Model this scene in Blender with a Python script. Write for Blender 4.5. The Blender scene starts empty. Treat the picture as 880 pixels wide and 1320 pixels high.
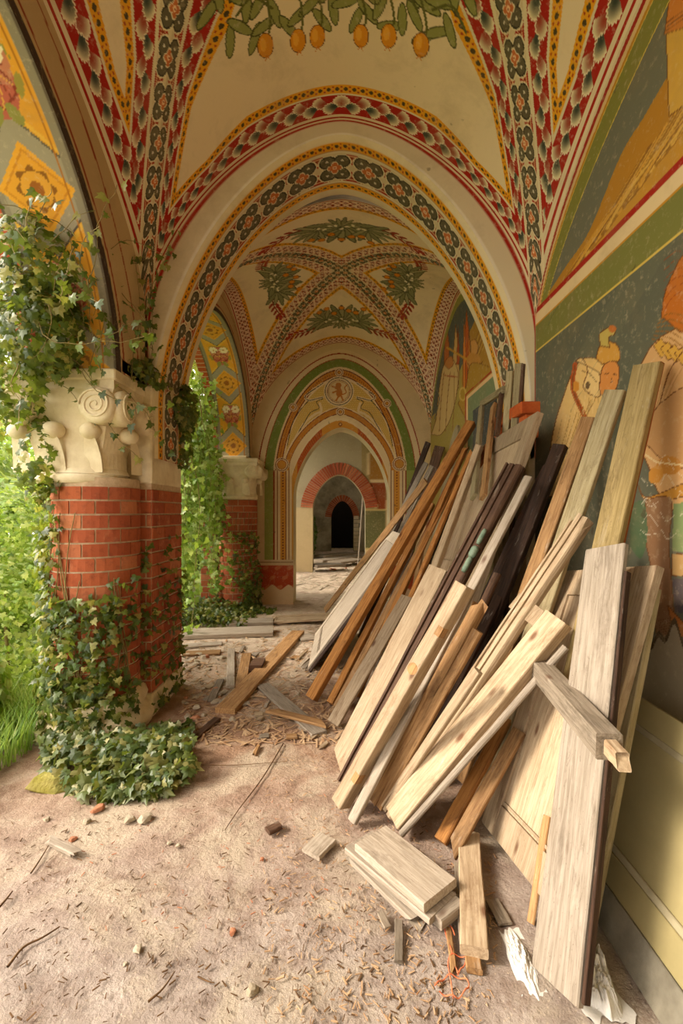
import bpy, bmesh, math, random
import numpy as np
from mathutils import Vector, Matrix, noise as mnoise
random.seed(7); rng = np.random.default_rng(7)
SC = bpy.context.scene
COL = SC.collection
F = 586.67; HC = 1.5

# ------------------------------------------------------------------ camera, light, exposure
cam_d = bpy.data.cameras.new('camera'); cam = bpy.data.objects.new('camera', cam_d); COL.objects.link(cam)
cam.location = (0, 0, HC); cam.rotation_euler = (math.pi/2, 0, 0)
cam_d.sensor_fit = 'VERTICAL'; cam_d.sensor_height = 36; cam_d.sensor_width = 24; cam_d.lens = 16
cam_d.clip_start = 0.02; cam_d.clip_end = 200
SC.camera = cam
W = bpy.data.worlds.new('World'); SC.world = W; W.use_nodes = True
wn = W.node_tree; wn.nodes.clear()
wo = wn.nodes.new('ShaderNodeOutputWorld'); wb = wn.nodes.new('ShaderNodeBackground')
wb.inputs[0].default_value = (1.0, 0.925, 0.84, 1); wb.inputs[1].default_value = 4.1
wn.links.new(wb.outputs[0], wo.inputs[0])
sun_d = bpy.data.lights.new('sun', 'SUN'); sun_d.energy = 5.2; sun_d.angle = math.radians(16); sun_d.color = (1.0, 0.88, 0.73)
sun = bpy.data.objects.new('sun', sun_d); COL.objects.link(sun)
sun.rotation_euler = Vector((0.80, 0.10, -0.58)).to_track_quat('-Z', 'Y').to_euler()
SC.view_settings.view_transform = 'Standard'; SC.view_settings.look = 'None'
SC.view_settings.exposure = 0.12; SC.view_settings.gamma = 1.0; SC.view_settings.use_curve_mapping = False

# ------------------------------------------------------------------ helpers
def lin(h):
    h = h.lstrip('#'); c = [int(h[i:i+2], 16)/255 for i in (0, 2, 4)]
    return np.array([x/12.92 if x <= .04045 else ((x+.055)/1.055)**2.4 for x in c])
def rgba(h): return (*lin(h), 1.0)
def tag(o, label=None, cat=None, group=None, kind=None):
    if label: o['label'] = label
    if cat: o['category'] = cat
    if group: o['group'] = group
    if kind: o['kind'] = kind
    return o
def link(name, me, parent=None, mat=None):
    o = bpy.data.objects.new(name, me); COL.objects.link(o)
    if parent is not None: o.parent = parent
    if mat is not None and not me.materials: me.materials.append(mat)
    return o
def empty(name, loc=(0, 0, 0)):
    o = bpy.data.objects.new(name, None); COL.objects.link(o); o.location = loc; o.empty_display_size = .05
    return o
def raw_mesh(name, V, Fq, smooth=False):
    """V (n,3), Fq (m,k) same-size faces"""
    V = np.asarray(V, dtype=np.float32); Fq = np.asarray(Fq, dtype=np.int32)
    me = bpy.data.meshes.new(name); k = Fq.shape[1]
    me.vertices.add(len(V)); me.vertices.foreach_set('co', V.ravel())
    me.loops.add(Fq.size); me.loops.foreach_set('vertex_index', Fq.ravel())
    me.polygons.add(len(Fq)); me.polygons.foreach_set('loop_start', np.arange(len(Fq), dtype=np.int32)*k)
    me.polygons.foreach_set('loop_total', np.full(len(Fq), k, dtype=np.int32))
    me.update(calc_edges=True)
    me.polygons.foreach_set('use_smooth', np.full(len(Fq), smooth))
    return me
def grids_mesh(name, grids, colf=None, smooth=True):
    """grids: list of (nu,nv,3) arrays"""
    Vs, Fs, off = [], [], 0
    for G in grids:
        a, b = G.shape[:2]
        idx = np.arange(a*b).reshape(a, b)+off
        q = np.stack([idx[:-1, :-1], idx[1:, :-1], idx[1:, 1:], idx[:-1, 1:]], -1).reshape(-1, 4)
        Vs.append(G.reshape(-1, 3)); Fs.append(q); off += a*b
    V = np.concatenate(Vs); me = raw_mesh(name, V, np.concatenate(Fs), smooth)
    if colf is not None:
        C = colf(V); A = me.color_attributes.new(name='paint', type='FLOAT_COLOR', domain='POINT')
        A.data.foreach_set('color', np.concatenate([C, np.ones((len(C), 1))], 1).astype(np.float32).ravel())
    return me
def box_pts(x0, x1, y0, y1, z0, z1):
    return [(x0,y0,z0),(x1,y0,z0),(x1,y1,z0),(x0,y1,z0),(x0,y0,z1),(x1,y0,z1),(x1,y1,z1),(x0,y1,z1)]
BF = [(0,3,2,1),(4,5,6,7),(0,1,5,4),(1,2,6,5),(2,3,7,6),(3,0,4,7)]
def boxes_mesh(name, bs):
    V, Q = [], []
    for b in bs:
        n = len(V); V += box_pts(*b); Q += [tuple(i+n for i in f) for f in BF]
    return raw_mesh(name, V, Q)
def bevel_mesh(me, w, seg=1):
    bm = bmesh.new(); bm.from_mesh(me)
    bmesh.ops.bevel(bm, geom=bm.edges[:], offset=w, segments=seg, affect='EDGES', clamp_overlap=True)
    bm.to_mesh(me); bm.free(); return me
def bbox(name, b, mat, parent=None, bev=.004):
    me = boxes_mesh(name, [b])
    if bev: bevel_mesh(me, bev)
    return link(name, me, parent, mat)
def tube_arrays(pts, r0, r1=None, n=5):
    pts = np.asarray(pts, float); r1 = r0 if r1 is None else r1
    m = len(pts); T = np.gradient(pts, axis=0); T /= np.linalg.norm(T, axis=1, keepdims=True)+1e-9
    up = np.array([.13, .21, .97]); A = np.cross(T, up); A /= np.linalg.norm(A, axis=1, keepdims=True)+1e-9; B = np.cross(T, A)
    th = np.linspace(0, 2*np.pi, n, endpoint=False); r = np.linspace(r0, r1, m)[:, None, None]
    V = pts[:, None] + r*(np.cos(th)[None, :, None]*A[:, None]+np.sin(th)[None, :, None]*B[:, None])
    idx = np.arange(m*n).reshape(m, n); nx = np.roll(idx, -1, 1)
    Q = np.stack([idx[:-1], nx[:-1], nx[1:], idx[1:]], -1).reshape(-1, 4)
    return V.reshape(-1, 3), Q
def tubes_mesh(name, tubes, smooth=True):
    Vs, Qs, off = [], [], 0
    for t in tubes:
        V, Q = tube_arrays(*t); Vs.append(V); Qs.append(Q+off); off += len(V)
    return raw_mesh(name, np.concatenate(Vs), np.concatenate(Qs), smooth)
def lathe_mesh(name, prof, n=24, a0=0, a1=2*math.pi):
    th = np.linspace(a0, a1, n+1); G = np.array([[(r*math.cos(t), r*math.sin(t), z) for r, z in prof] for t in th])
    return grids_mesh(name, [G])

# pixel <-> place
def on_floor(px, py, z=0.0):
    Y = F*(HC-z)/(py-660); return Vector(((px-440)/F*Y, Y, z))
def at_x(px, py, X):
    Y = F*X/(px-440); return Vector((X, Y, HC-(py-660)/F*Y))
def at_y(px, py, Y): return Vector(((px-440)/F*Y, Y, HC-(py-660)/F*Y))
def proj(p): return np.array([440+F*p[0]/p[1], 660-F*(p[2]-HC)/p[1]])

# ------------------------------------------------------------------ materials
def newmat(name):
    m = bpy.data.materials.new(name); m.use_nodes = True; nt = m.node_tree; nt.nodes.clear()
    out = nt.nodes.new('ShaderNodeOutputMaterial'); bs = nt.nodes.new('ShaderNodeBsdfPrincipled')
    nt.links.new(bs.outputs[0], out.inputs[0]); bs.inputs['Roughness'].default_value = .8
    try: bs.inputs['Specular IOR Level'].default_value = .25
    except Exception: pass
    return m, nt, bs
def N(nt, t, **kw):
    n = nt.nodes.new('ShaderNode'+t)
    for k, v in kw.items(): setattr(n, k, v)
    return n
def noise(nt, coord, scale=(1, 1, 1), s=5, detail=4, rough=.6, dist=0):
    mp = N(nt, 'Mapping'); mp.inputs['Scale'].default_value = scale; nt.links.new(coord, mp.inputs[0])
    n = N(nt, 'TexNoise'); n.inputs['Scale'].default_value = s; n.inputs['Detail'].default_value = detail
    n.inputs['Roughness'].default_value = rough; n.inputs['Distortion'].default_value = dist
    nt.links.new(mp.outputs[0], n.inputs[0]); return n.outputs[0]
def ramp(nt, fac, stops):
    r = N(nt, 'ValToRGB'); e = r.color_ramp.elements
    while len(e) < len(stops): e.new(.5)
    for i, (p, c) in enumerate(stops): e[i].position = p; e[i].color = rgba(c) if isinstance(c, str) else (c, c, c, 1)
    nt.links.new(fac, r.inputs[0]); return r.outputs[0]
def mixc(nt, a, b, fac, mode='MIX'):
    m = N(nt, 'Mix', data_type='RGBA', blend_type=mode)
    for s, v in ((0, fac), (6, a), (7, b)):
        if hasattr(v, 'links'): nt.links.new(v, m.inputs[s])
        else: m.inputs[s].default_value = v if s == 0 else (rgba(v) if isinstance(v, str) else v)
    return m.outputs[2]
def bump(nt, bs, h, st=.3, d=.01):
    b = N(nt, 'Bump'); b.inputs['Strength'].default_value = st; b.inputs['Distance'].default_value = d
    nt.links.new(h, b.inputs['Height']); nt.links.new(b.outputs[0], bs.inputs['Normal'])
def objc(nt): return N(nt, 'TexCoord').outputs['Object']
def posc(nt): return N(nt, 'NewGeometry').outputs['Position']

def wood_mat(name, light, dark, stain='3a2614', st=.5, knots=True, rough=.75):
    m, nt, bs = newmat(name); c = objc(nt)
    oi = N(nt, 'ObjectInfo')
    ad = N(nt, 'VectorMath', operation='ADD'); sc = N(nt, 'VectorMath', operation='SCALE'); sc.inputs['Scale'].default_value = 37.0
    nt.links.new(oi.outputs['Location'], sc.inputs[0]); nt.links.new(c, ad.inputs[0]); nt.links.new(sc.outputs[0], ad.inputs[1]); c = ad.outputs[0]
    g = noise(nt, c, (1.2, 22, 22), 4, 6, .65, .4)
    base = ramp(nt, g, [(.32, dark), (.62, light)])
    f = noise(nt, c, (3, 90, 90), 3, 2, .5)
    base = mixc(nt, base, dark, ramp(nt, f, [(.6, 0.), (.72, .55)]), 'MIX')
    b = noise(nt, c, (1.5, 5, 5), 2.2, 5, .7, .6)
    base = mixc(nt, base, stain, ramp(nt, b, [(.54, 0.), (.74, st)]))
    if knots:
        v = N(nt, 'TexVoronoi'); v.inputs['Scale'].default_value = 1.0
        mp = N(nt, 'Mapping'); mp.inputs['Scale'].default_value = (3.2, 8, 8); nt.links.new(c, mp.inputs[0]); nt.links.new(mp.outputs[0], v.inputs[0])
        base = mixc(nt, base, '5c3012', ramp(nt, v.outputs['Distance'], [(.05, .8), (.13, 0.)]))
    s = noise(nt, c, (40, 60, 60), 3, 3, .6)
    base = mixc(nt, base, stain, ramp(nt, s, [(.66, 0.), (.72, .6)]))
    wv = noise(nt, c, (2.2, 14, 14), 2.5, 6, .75, 1.2)
    base = mixc(nt, base, stain, ramp(nt, wv, [(.56, 0.), (.62, .35), (.66, .1), (.75, .5)]))
    lt = noise(nt, c, (2, 9, 9), 3.3, 5, .7, .5); base = mixc(nt, base, 'd8ccb8', ramp(nt, lt, [(.6, 0.), (.74, .35)]))
    hs = N(nt, 'HueSaturation'); nt.links.new(base, hs.inputs['Color'])
    mr = N(nt, 'MapRange'); mr.inputs['To Min'].default_value = .66; mr.inputs['To Max'].default_value = 1.06
    nt.links.new(oi.outputs['Random'], mr.inputs[0]); nt.links.new(mr.outputs[0], hs.inputs['Value'])
    nt.links.new(hs.outputs[0], bs.inputs['Base Color']); bs.inputs['Roughness'].default_value = rough
    bump(nt, bs, g, .5, .004)
    return m
WOOD = dict(
    cream=wood_mat('cream_wood', 'c2ac8e', '9c8466', '6e4a2a', .65),
    tan=wood_mat('tan_wood', 'b48c5e', '86603a', '402812', .7),
    orange=wood_mat('orange_wood', 'c48a4a', '8c5828', '3c1e0a', .75),
    grey=wood_mat('grey_wood', 'a09280', '746654', '3a3026', .6),
    pale=wood_mat('pale_whitewashed_wood', 'bcae9c', '968774', '5c4a38', .6),
    brown=wood_mat('brown_wood', '6c503c', '463024', '22140c', .6),
    dark=wood_mat('dark_wood', '4c3424', '281a12', '0e0804', .5),
    yellow=wood_mat('yellow_painted_wood', 'b8a06c', '96804e', '503a1c', .75, knots=False),
    greenish=wood_mat('grey_green_painted_wood', 'aea07c', '8c7c58', '4e3a20', .75, knots=False),
    rust=wood_mat('rusty_broken_wood', 'a45c30', '683414', '2c140a', .6))

def simple(name, stops, s=6, bumpst=.3, bd=.01, rough=.85, coord='pos', detail=6, second=None):
    m, nt, bs = newmat(name); c = posc(nt) if coord == 'pos' else objc(nt)
    n = noise(nt, c, (1, 1, 1), s, detail, .65)
    col = ramp(nt, n, stops)
    if second:
        n2 = noise(nt, c, (1, 1, 1), second[0], 5, .6); col = mixc(nt, col, second[1], ramp(nt, n2, [(second[2], 0.), (second[3], second[4])]))
    nt.links.new(col, bs.inputs['Base Color']); bs.inputs['Roughness'].default_value = rough
    n3 = noise(nt, c, (1, 1, 1), s*6, 5, .6); bump(nt, bs, n3, bumpst, bd)
    return m
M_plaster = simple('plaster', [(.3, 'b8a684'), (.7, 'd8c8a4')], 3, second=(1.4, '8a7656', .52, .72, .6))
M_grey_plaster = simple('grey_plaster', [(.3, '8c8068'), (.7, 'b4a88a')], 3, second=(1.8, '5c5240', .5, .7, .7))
M_stone = simple('carved_stone', [(.3, 'd2bf9a'), (.7, 'efe2c2')], 7, bumpst=.4, bd=.006, second=(2.5, '9c8458', .56, .76, .6))
M_moss = simple('mossy_stone', [(.35, '8c8436'), (.65, 'a89c5c')], 9, bumpst=.6, bd=.02, second=(5, '5c6420', .45, .65, .7))
M_mortar = simple('mortar', [(.3, 'b49a7c'), (.7, 'd4bc9c')], 30, bumpst=.6, bd=.006)
def brick_mat():
    m, nt, bs = newmat('red_brick'); oi = N(nt, 'ObjectInfo')
    col = ramp(nt, oi.outputs['Random'], [(0, '98482c'), (.35, 'b0603c'), (.7, 'a05034'), (1, 'c07a54')])
    n = noise(nt, posc(nt), (1, 1, 1), 22, 5, .7); col = mixc(nt, col, '6c3422', ramp(nt, n, [(.5, 0.), (.7, .6)]))
    n2 = noise(nt, posc(nt), (1, 1, 1), 7, 5, .7); col = mixc(nt, col, 'd89a74', ramp(nt, n2, [(.58, 0.), (.74, .5)]))
    nt.links.new(col, bs.inputs['Base Color']); bs.inputs['Roughness'].default_value = .9; bump(nt, bs, n, .6, .006); return m
M_brick = brick_mat()
M_terra = simple('terracotta', [(.3, 'a84820'), (.7, 'cc6a30')], 8)
M_black = simple('doorway_darkness', [(.3, '0c0a08'), (.7, '17120d')], 5)  # near-black that stands in for the dark inside the last doorway
M_metal = simple('verdigris_metal', [(.3, '5c7464'), (.7, '8a9a84')], 30, rough=.5)
M_panel = simple('olive_cream_paint', [(.3, '8c8058'), (.7, 'a4966a')], 2.5, bumpst=.15, bd=.003, second=(1.5, '8f7c46', .54, .74, .6), rough=.55)
M_panel_line = simple('grey_moulding_paint', [(.3, '8f8468'), (.7, 'aa9f80')], 8, rough=.6)
M_skirt = simple('grey_skirting_paint', [(.3, '6c6658'), (.7, '8d8674')], 6, second=(4, '4a4232', .5, .7, .6), rough=.7)

def dirt_mat():
    m, nt, bs = newmat('trampled_dirt'); c = posc(nt)
    big = noise(nt, c, (1, 1, 1), 1.5, 8, .7, .6); blot = noise(nt, c, (1, 1, 1), 3.4, 7, .75, .8); mid = noise(nt, c, (1, 1, 1), 6, 8, .72, .5); fine = noise(nt, c, (1, 1, 1), 60, 6, .7)
    a = ramp(nt, mid, [(.3, '8c7a6e'), (.5, 'aa9a8e'), (.7, 'c2b4a8')])
    b = ramp(nt, mid, [(.3, '86654f'), (.5, 'a8866c'), (.7, 'c0a48c')])
    sx = N(nt, 'SeparateXYZ'); nt.links.new(c, sx.inputs[0])
    mr = N(nt, 'MapRange'); mr.inputs['From Min'].default_value = 1.5; mr.inputs['From Max'].default_value = 2.9; nt.links.new(sx.outputs['Y'], mr.inputs[0])
    col = mixc(nt, a, b, mr.outputs[0])
    m4 = N(nt, 'MapRange'); m4.inputs['From Min'].default_value = 3.6; m4.inputs['From Max'].default_value = 5.0; nt.links.new(sx.outputs['Y'], m4.inputs[0])
    col = mixc(nt, col, ramp(nt, mid, [(.3, 'a8907a'), (.55, 'ccb8a2'), (.7, 'e0d0bc')]), m4.outputs[0])  # pale rubble in the second bay, its brightness also put into the colour
    col = mixc(nt, col, 'c8b8a0', ramp(nt, big, [(.48, 0.), (.6, .7)]))
    col = mixc(nt, col, '7a5c48', ramp(nt, blot, [(.53, 0.), (.66, .6)]))
    col = mixc(nt, col, '6a5240', ramp(nt, fine, [(.6, 0.), (.74, .5)]))
    v = N(nt, 'TexVoronoi'); v.inputs['Scale'].default_value = 55; nt.links.new(c, v.inputs[0])
    col = mixc(nt, col, 'e2cdb0', ramp(nt, v.outputs['Distance'], [(.08, .5), (.2, 0.)]))
    nt.links.new(col, bs.inputs['Base Color']); bs.inputs['Roughness'].default_value = .95
    mx = N(nt, 'Math', operation='ADD'); nt.links.new(mid, mx.inputs[0]); nt.links.new(fine, mx.inputs[1]); bump(nt, bs, mx.outputs[0], .8, .02)
    return m
M_dirt = dirt_mat()
M_garden = simple('garden_soil', [(.3, '4a5a20'), (.7, '8a9a48')], 4, bumpst=.8, bd=.03, second=(2, '6e5a34', .5, .7, .7))

def leaf_mat(name, cols, trans=.35, rough=.45):
    m = bpy.data.materials.new(name); m.use_nodes = True; nt = m.node_tree; nt.nodes.clear()
    out = N(nt, 'OutputMaterial'); g = N(nt, 'NewGeometry'); oi = N(nt, 'ObjectInfo')
    ad = N(nt, 'Math', operation='ADD'); nt.links.new(g.outputs['Random Per Island'], ad.inputs[0]); nt.links.new(oi.outputs['Random'], ad.inputs[1])
    fr = N(nt, 'Math', operation='FRACT'); nt.links.new(ad.outputs[0], fr.inputs[0])
    k = len(cols); col = ramp(nt, fr.outputs[0], [(i/(k-1), c) for i, c in enumerate(cols)])
    bs = N(nt, 'BsdfPrincipled'); bs.inputs['Roughness'].default_value = rough; nt.links.new(col, bs.inputs['Base Color'])
    tr = N(nt, 'BsdfTranslucent'); t2 = mixc(nt, col, 'c8d840', .45); nt.links.new(t2, tr.inputs[0])
    mx = N(nt, 'MixShader'); mx.inputs[0].default_value = trans
    nt.links.new(bs.outputs[0], mx.inputs[1]); nt.links.new(tr.outputs[0], mx.inputs[2]); nt.links.new(mx.outputs[0], out.inputs[0])
    return m
M_ivy = leaf_mat('ivy_leaf', ['2a4210', '48601e', '20340e', '6e802e', '364c16', 'a8a054', '2c4412'], .32)
M_ivy_lit = leaf_mat('sunlit_ivy_leaf', ['34481c', '5c6830', '2c401a', '9c9458', '4a5c28', '384e1e', '7e8048'], .25)  # paler copy of the ivy, highlights put into the leaf colours
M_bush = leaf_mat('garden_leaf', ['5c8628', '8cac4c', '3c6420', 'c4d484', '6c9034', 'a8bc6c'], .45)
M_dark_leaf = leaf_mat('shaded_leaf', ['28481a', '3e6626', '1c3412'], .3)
M_grass = leaf_mat('grass_blade', ['7ca83c', 'a8c860', '5c8c2c', 'c8d880'], .4)
M_stem = simple('vine_stem', [(.3, '6c5a34'), (.7, '9a8a58')], 20)
M_twig = simple('twig_bark', [(.3, '4a3420'), (.7, '7a5c3c')], 20)
M_chip = simple('wood_chip', [(.3, '9c7450'), (.7, 'ccb08c')], 9, second=(15, '8a5a34', .5, .7, .6))
M_rock = simple('pale_rubble', [(.3, '94866f'), (.7, 'bcae98')], 9)
M_rockred = simple('brick_rubble', [(.3, '9a5c40'), (.7, 'c08a68')], 9)
M_plastic = simple('white_plastic_sheet', [(.3, 'c8c4bc'), (.7, 'ece8e0')], 5, rough=.35)
M_wire = simple('orange_string', [(.3, 'c8603c'), (.7, 'e08860')], 9)

def paint_mat(name='fresco_paint', wear='8e7654', wst=.38, dirt='d6c09a'):
    m, nt, bs = newmat(name); at = N(nt, 'Attribute', attribute_name='paint'); c = posc(nt)
    n1 = noise(nt, c, (1, 1, 1), 2.2, 7, .7, .3); n2 = noise(nt, c, (1, 1, 1), 26, 5, .7)
    col = mixc(nt, at.outputs['Color'], wear, ramp(nt, n1, [(.5, 0.), (.75, wst)]))
    col = mixc(nt, col, dirt, ramp(nt, n2, [(.55, 0.), (.75, .35)]))
    n4 = noise(nt, c, (1, 1, 1), 9, 3, .5); col = mixc(nt, col, '4a3620', ramp(nt, n4, [(.72, 0.), (.76, .5)]))
    nt.links.new(col, bs.inputs['Base Color']); bs.inputs['Roughness'].default_value = .8
    bump(nt, bs, n2, .15, .004); return m
M_paint = paint_mat()

# ------------------------------------------------------------------ painter (flat print: fresco colours per vertex)
class Paint:
    def __init__(s, P, Q, base): s.P, s.Q = P, Q; s.C = np.tile(lin(base) if isinstance(base, str) else base, (len(P), 1)).astype(float)
    def put(s, m, c, a=1.0):
        if isinstance(c, str): c = lin(c)
        s.C[m] = s.C[m]*(1-a)+(c if np.ndim(c) == 1 else c[m])*a
    def ell(s, x, y, a, b, c, rot=0, al=1.0):
        ca, sa = math.cos(rot), math.sin(rot); r = max(a, b)
        k = np.where((abs(s.P-x) < r) & (abs(s.Q-y) < r))[0]
        if not len(k): return
        dx, dy = s.P[k]-x, s.Q[k]-y; u = (dx*ca+dy*sa)/a; v = (-dx*sa+dy*ca)/b; k = k[u*u+v*v < 1]
        s.C[k] = s.C[k]*(1-al)+lin(c)*al
    def poly(s, pts, c, edge=None, w=1.0, al=1.0):
        p = np.array(pts, float); x0, y0 = p.min(0); x1, y1 = p.max(0)
        k = np.where((s.P >= x0) & (s.P <= x1) & (s.Q >= y0) & (s.Q <= y1))[0]
        if len(k):
            X, Y = s.P[k], s.Q[k]; ins = np.zeros(len(k), bool); n = len(p)
            for i in range(n):
                xa, ya = p[i]; xb, yb = p[(i+1) % n]
                if ya == yb: continue
                ins ^= ((ya > Y) != (yb > Y)) & (X < (xb-xa)*(Y-ya)/(yb-ya)+xa)
            s.C[k[ins]] = s.C[k[ins]]*(1-al)+lin(c)*al
        if edge: s.line(list(pts)+[pts[0]], w, edge)
    def line(s, pts, w, c, al=1.0):
        p = np.array(pts, float)
        k0 = np.where((s.P > p[:, 0].min()-w) & (s.P < p[:, 0].max()+w) & (s.Q > p[:, 1].min()-w) & (s.Q < p[:, 1].max()+w))[0]
        if not len(k0): return
        X, Y = s.P[k0], s.Q[k0]; best = np.full(len(k0), 1e9)
        for (xa, ya), (xb, yb) in zip(p[:-1], p[1:]):
            dx, dy = xb-xa, yb-ya; t = np.clip(((X-xa)*dx+(Y-ya)*dy)/(dx*dx+dy*dy+1e-9), 0, 1)
            best = np.minimum(best, (X-xa-t*dx)**2+(Y-ya-t*dy)**2)
        k = k0[best < (w/2)**2]; s.C[k] = s.C[k]*(1-al)+lin(c)*al
def curve(pts, n=8):
    p = [Vector((*q, 0)) for q in pts]; out = []
    p = [p[0]*2-p[1]]+p+[p[-1]*2-p[-2]]
    for i in range(1, len(p)-2):
        for k in range(n):
            t = k/n; a, b, c, d = p[i-1:i+3]
            q = .5*((2*b)+(c-a)*t+(2*a-5*b+4*c-d)*t*t+(3*b-a-3*c+d)*t**3); out.append((q.x, q.y))
    out.append((p[-2].x, p[-2].y)); return out
def mixarr(a, b, t): return a*(1-t)[:, None]+b*t[:, None]
CREAM, RED, YEL, GRN, DRK = 'd9c59c', 'a0200f', 'de9a16', '7f8436', '2e2c22'

def pat_quatre(S, D, L, hw):
    """ribbon of four-lobed rosettes; S along, D across (-hw..hw)"""
    a = (np.mod(S, L)/L-.5)*2*L/2/hw; b = D/hw                      # square-ish units
    al = L/2/hw
    C = np.tile(lin('cdb990'), (len(S), 1))
    # spandrel red triangles at the cell borders
    ea = al-abs(a)
    tri = (abs(b) < .92) & (abs(b) > .22+ea*1.1) ; C[tri] = lin(RED)
    tri2 = (abs(b) < .8) & (abs(b) > .45+ea*1.2); C[tri2] = lin('d8a878')
    tri3 = (abs(b) < .74) & (abs(b) > .52+ea*1.3); C[tri3] = lin('8c3018')
    lx, ly = .42*al/1.05, .42
    d = np.hypot((abs(a)-lx)/1.05, abs(b)-ly)
    C[d < .50] = lin('d9caa2'); C[d < .43] = lin('3a3222')
    inner = (d < .35); C[inner] = lin('5e563e')
    dd = np.hypot(abs(a)-lx*1.12, abs(b)-ly*1.12); C[dd < .075] = lin('cfc4a8')
    r = np.hypot(a, b); th = np.arctan2(b, a); f = .20+.16*abs(np.cos(2*th))
    C[r < f+.07] = lin('d9c8a0'); C[r < f] = lin('c06a38'); C[r < .12] = lin('e8c090'); C[r < .05] = lin('8a2a14')
    C[abs(b) > .93] = lin('d8c8a2')
    return C
def pat_shell(S, D, L, w):
    """D 0..w; two staggered rows of scalloped fans on red"""
    C = np.tile(lin(RED), (len(S), 1)); b = D/w
    for side in (1, 0):
        s = (np.mod(S/L+.5*side, 1)-.5)*L/w; cy = .33 if side == 0 else .67
        dx, dy = s, (b-cy) if side == 0 else (cy-b)
        th = np.arctan2(dy/.30, dx/.42); r = np.hypot(dx/.42, dy/.30)
        rim = 1+.07*np.cos(16*th); m = (r < rim) & (dx+dy*.9 > -.26)
        q = np.hypot((dx+.16)/.50, (dy-.10)/.34); t = np.clip(q*.92, 0, 1)**2.2
        ddk = lin('343c30') if side == 0 else lin('963a24')
        col = mixarr(ddk, lin('d6c69c'), t); C[m] = col[m]
        e = m & (r > rim-.13); C[e] = lin('e2d4b0')
    return C
def pat_chain(S, D, L, w):
    C = np.tile(lin(YEL), (len(S), 1)); a = abs(np.mod(S, L)/L-.5); b = abs(D/w-.5)
    C[(a*.9+b*1.1 < .31) & (a < .24) & (b < .22)] = lin('4a3c1c')
    c = abs(np.mod(S+L/2, L)/L-.5); C[(c*L/w < .10) & (b > .16) & (b < .34)] = lin('a83c10')
    return C
def pat_lattice(S, D, L):
    """pink interlace used on the second bay"""
    C = np.tile(lin('a03424'), (len(S), 1)); u = S/L; v = D/L
    g = abs(np.sin(np.pi*(u+v)))*abs(np.sin(np.pi*(u-v)))
    C[g < .30] = lin('e6c8a4'); C[g > .88] = lin('4c3428')
    c = np.hypot(np.mod(u, 1)-.5, np.mod(v, 1)-.5); C[(c > .3) & (c < .40)] = lin('e2c4a6')
    return C

# ------------------------------------------------------------------ architecture dimensions
A = 1.45                                # half width of the vaults
def sup(s, p): return np.power(np.clip(1-np.power(np.clip(np.abs(s), 0, 1), p), 0, 1), 1/p)
class Bay:
    def __init__(s, yc, hl, zs, he, hside, hc, pe, pg): s.yc, s.hl, s.zs, s.he, s.hs, s.hc, s.pe, s.pg = yc, hl, zs, he, hside, hc, pe, pg
    def z(s, u, v):
        m = np.minimum(abs(u), abs(v)); M = np.maximum(abs(u), abs(v))
        end = abs(v) >= abs(u)
        e = s.zs+np.where(end, s.he, s.hs)*sup(m, s.pe); g = s.zs+s.hc*sup(m, s.pg)
        w = np.clip((1-M)/(1-m+1e-6), 0, 1)
        return e+(g-e)*(1-(1-w)**1.3)
    def grid(s, us, vs):
        U, V = np.meshgrid(us, vs, indexing='ij'); return np.stack([A*U, s.yc+s.hl*V, s.z(U, V)], -1)
    def coords(s, V):
        u = V[:, 0]/A; v = (V[:, 1]-s.yc)/s.hl; au, av = abs(u), abs(v)
        m = np.minimum(au, av); end = av >= au
        ss = np.linspace(0, 1, 600); zz = s.zs+s.hc*sup(ss, s.pg)
        seg = np.sqrt((A*np.diff(ss))**2+(s.hl*np.diff(ss))**2+np.diff(zz)**2); arc = np.concatenate([[0], np.cumsum(seg)])
        dz = np.gradient(zz, ss); T = np.sqrt(A*A+s.hl**2+dz**2)
        arcm = np.interp(m, ss, arc); Tm = np.interp(m, ss, T)
        ax = np.where(end, s.hl, A); gen = (np.maximum(au, av)-m)*ax; ca = ax/Tm; sa = np.sqrt(np.clip(1-ca*ca, 0, 1))
        dg = gen*sa; along = arcm+gen*ca; de = (1-np.maximum(au, av))*ax
        ze = s.zs+s.he*sup(ss, s.pe); other = np.where(True, 1, 1)
        arcE = np.concatenate([[0], np.cumsum(np.sqrt((A*np.diff(ss))**2+np.diff(ze)**2))])
        arcS = np.concatenate([[0], np.cumsum(np.sqrt((s.hl*np.diff(ss))**2+np.diff(ze)**2))])
        ae = np.where(end, np.interp(m, ss, arcE), np.interp(m, ss, arcS))
        return u, v, end, dg, along, de, ae, m
B1 = Bay(0.9, 2.5, 2.90, 1.53, 1.38, 1.66, 1.7, 1.95)
B2 = Bay(5.70, 1.70, 2.80, 1.45, 1.42, 1.73, 1.7, 1.75)

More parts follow.
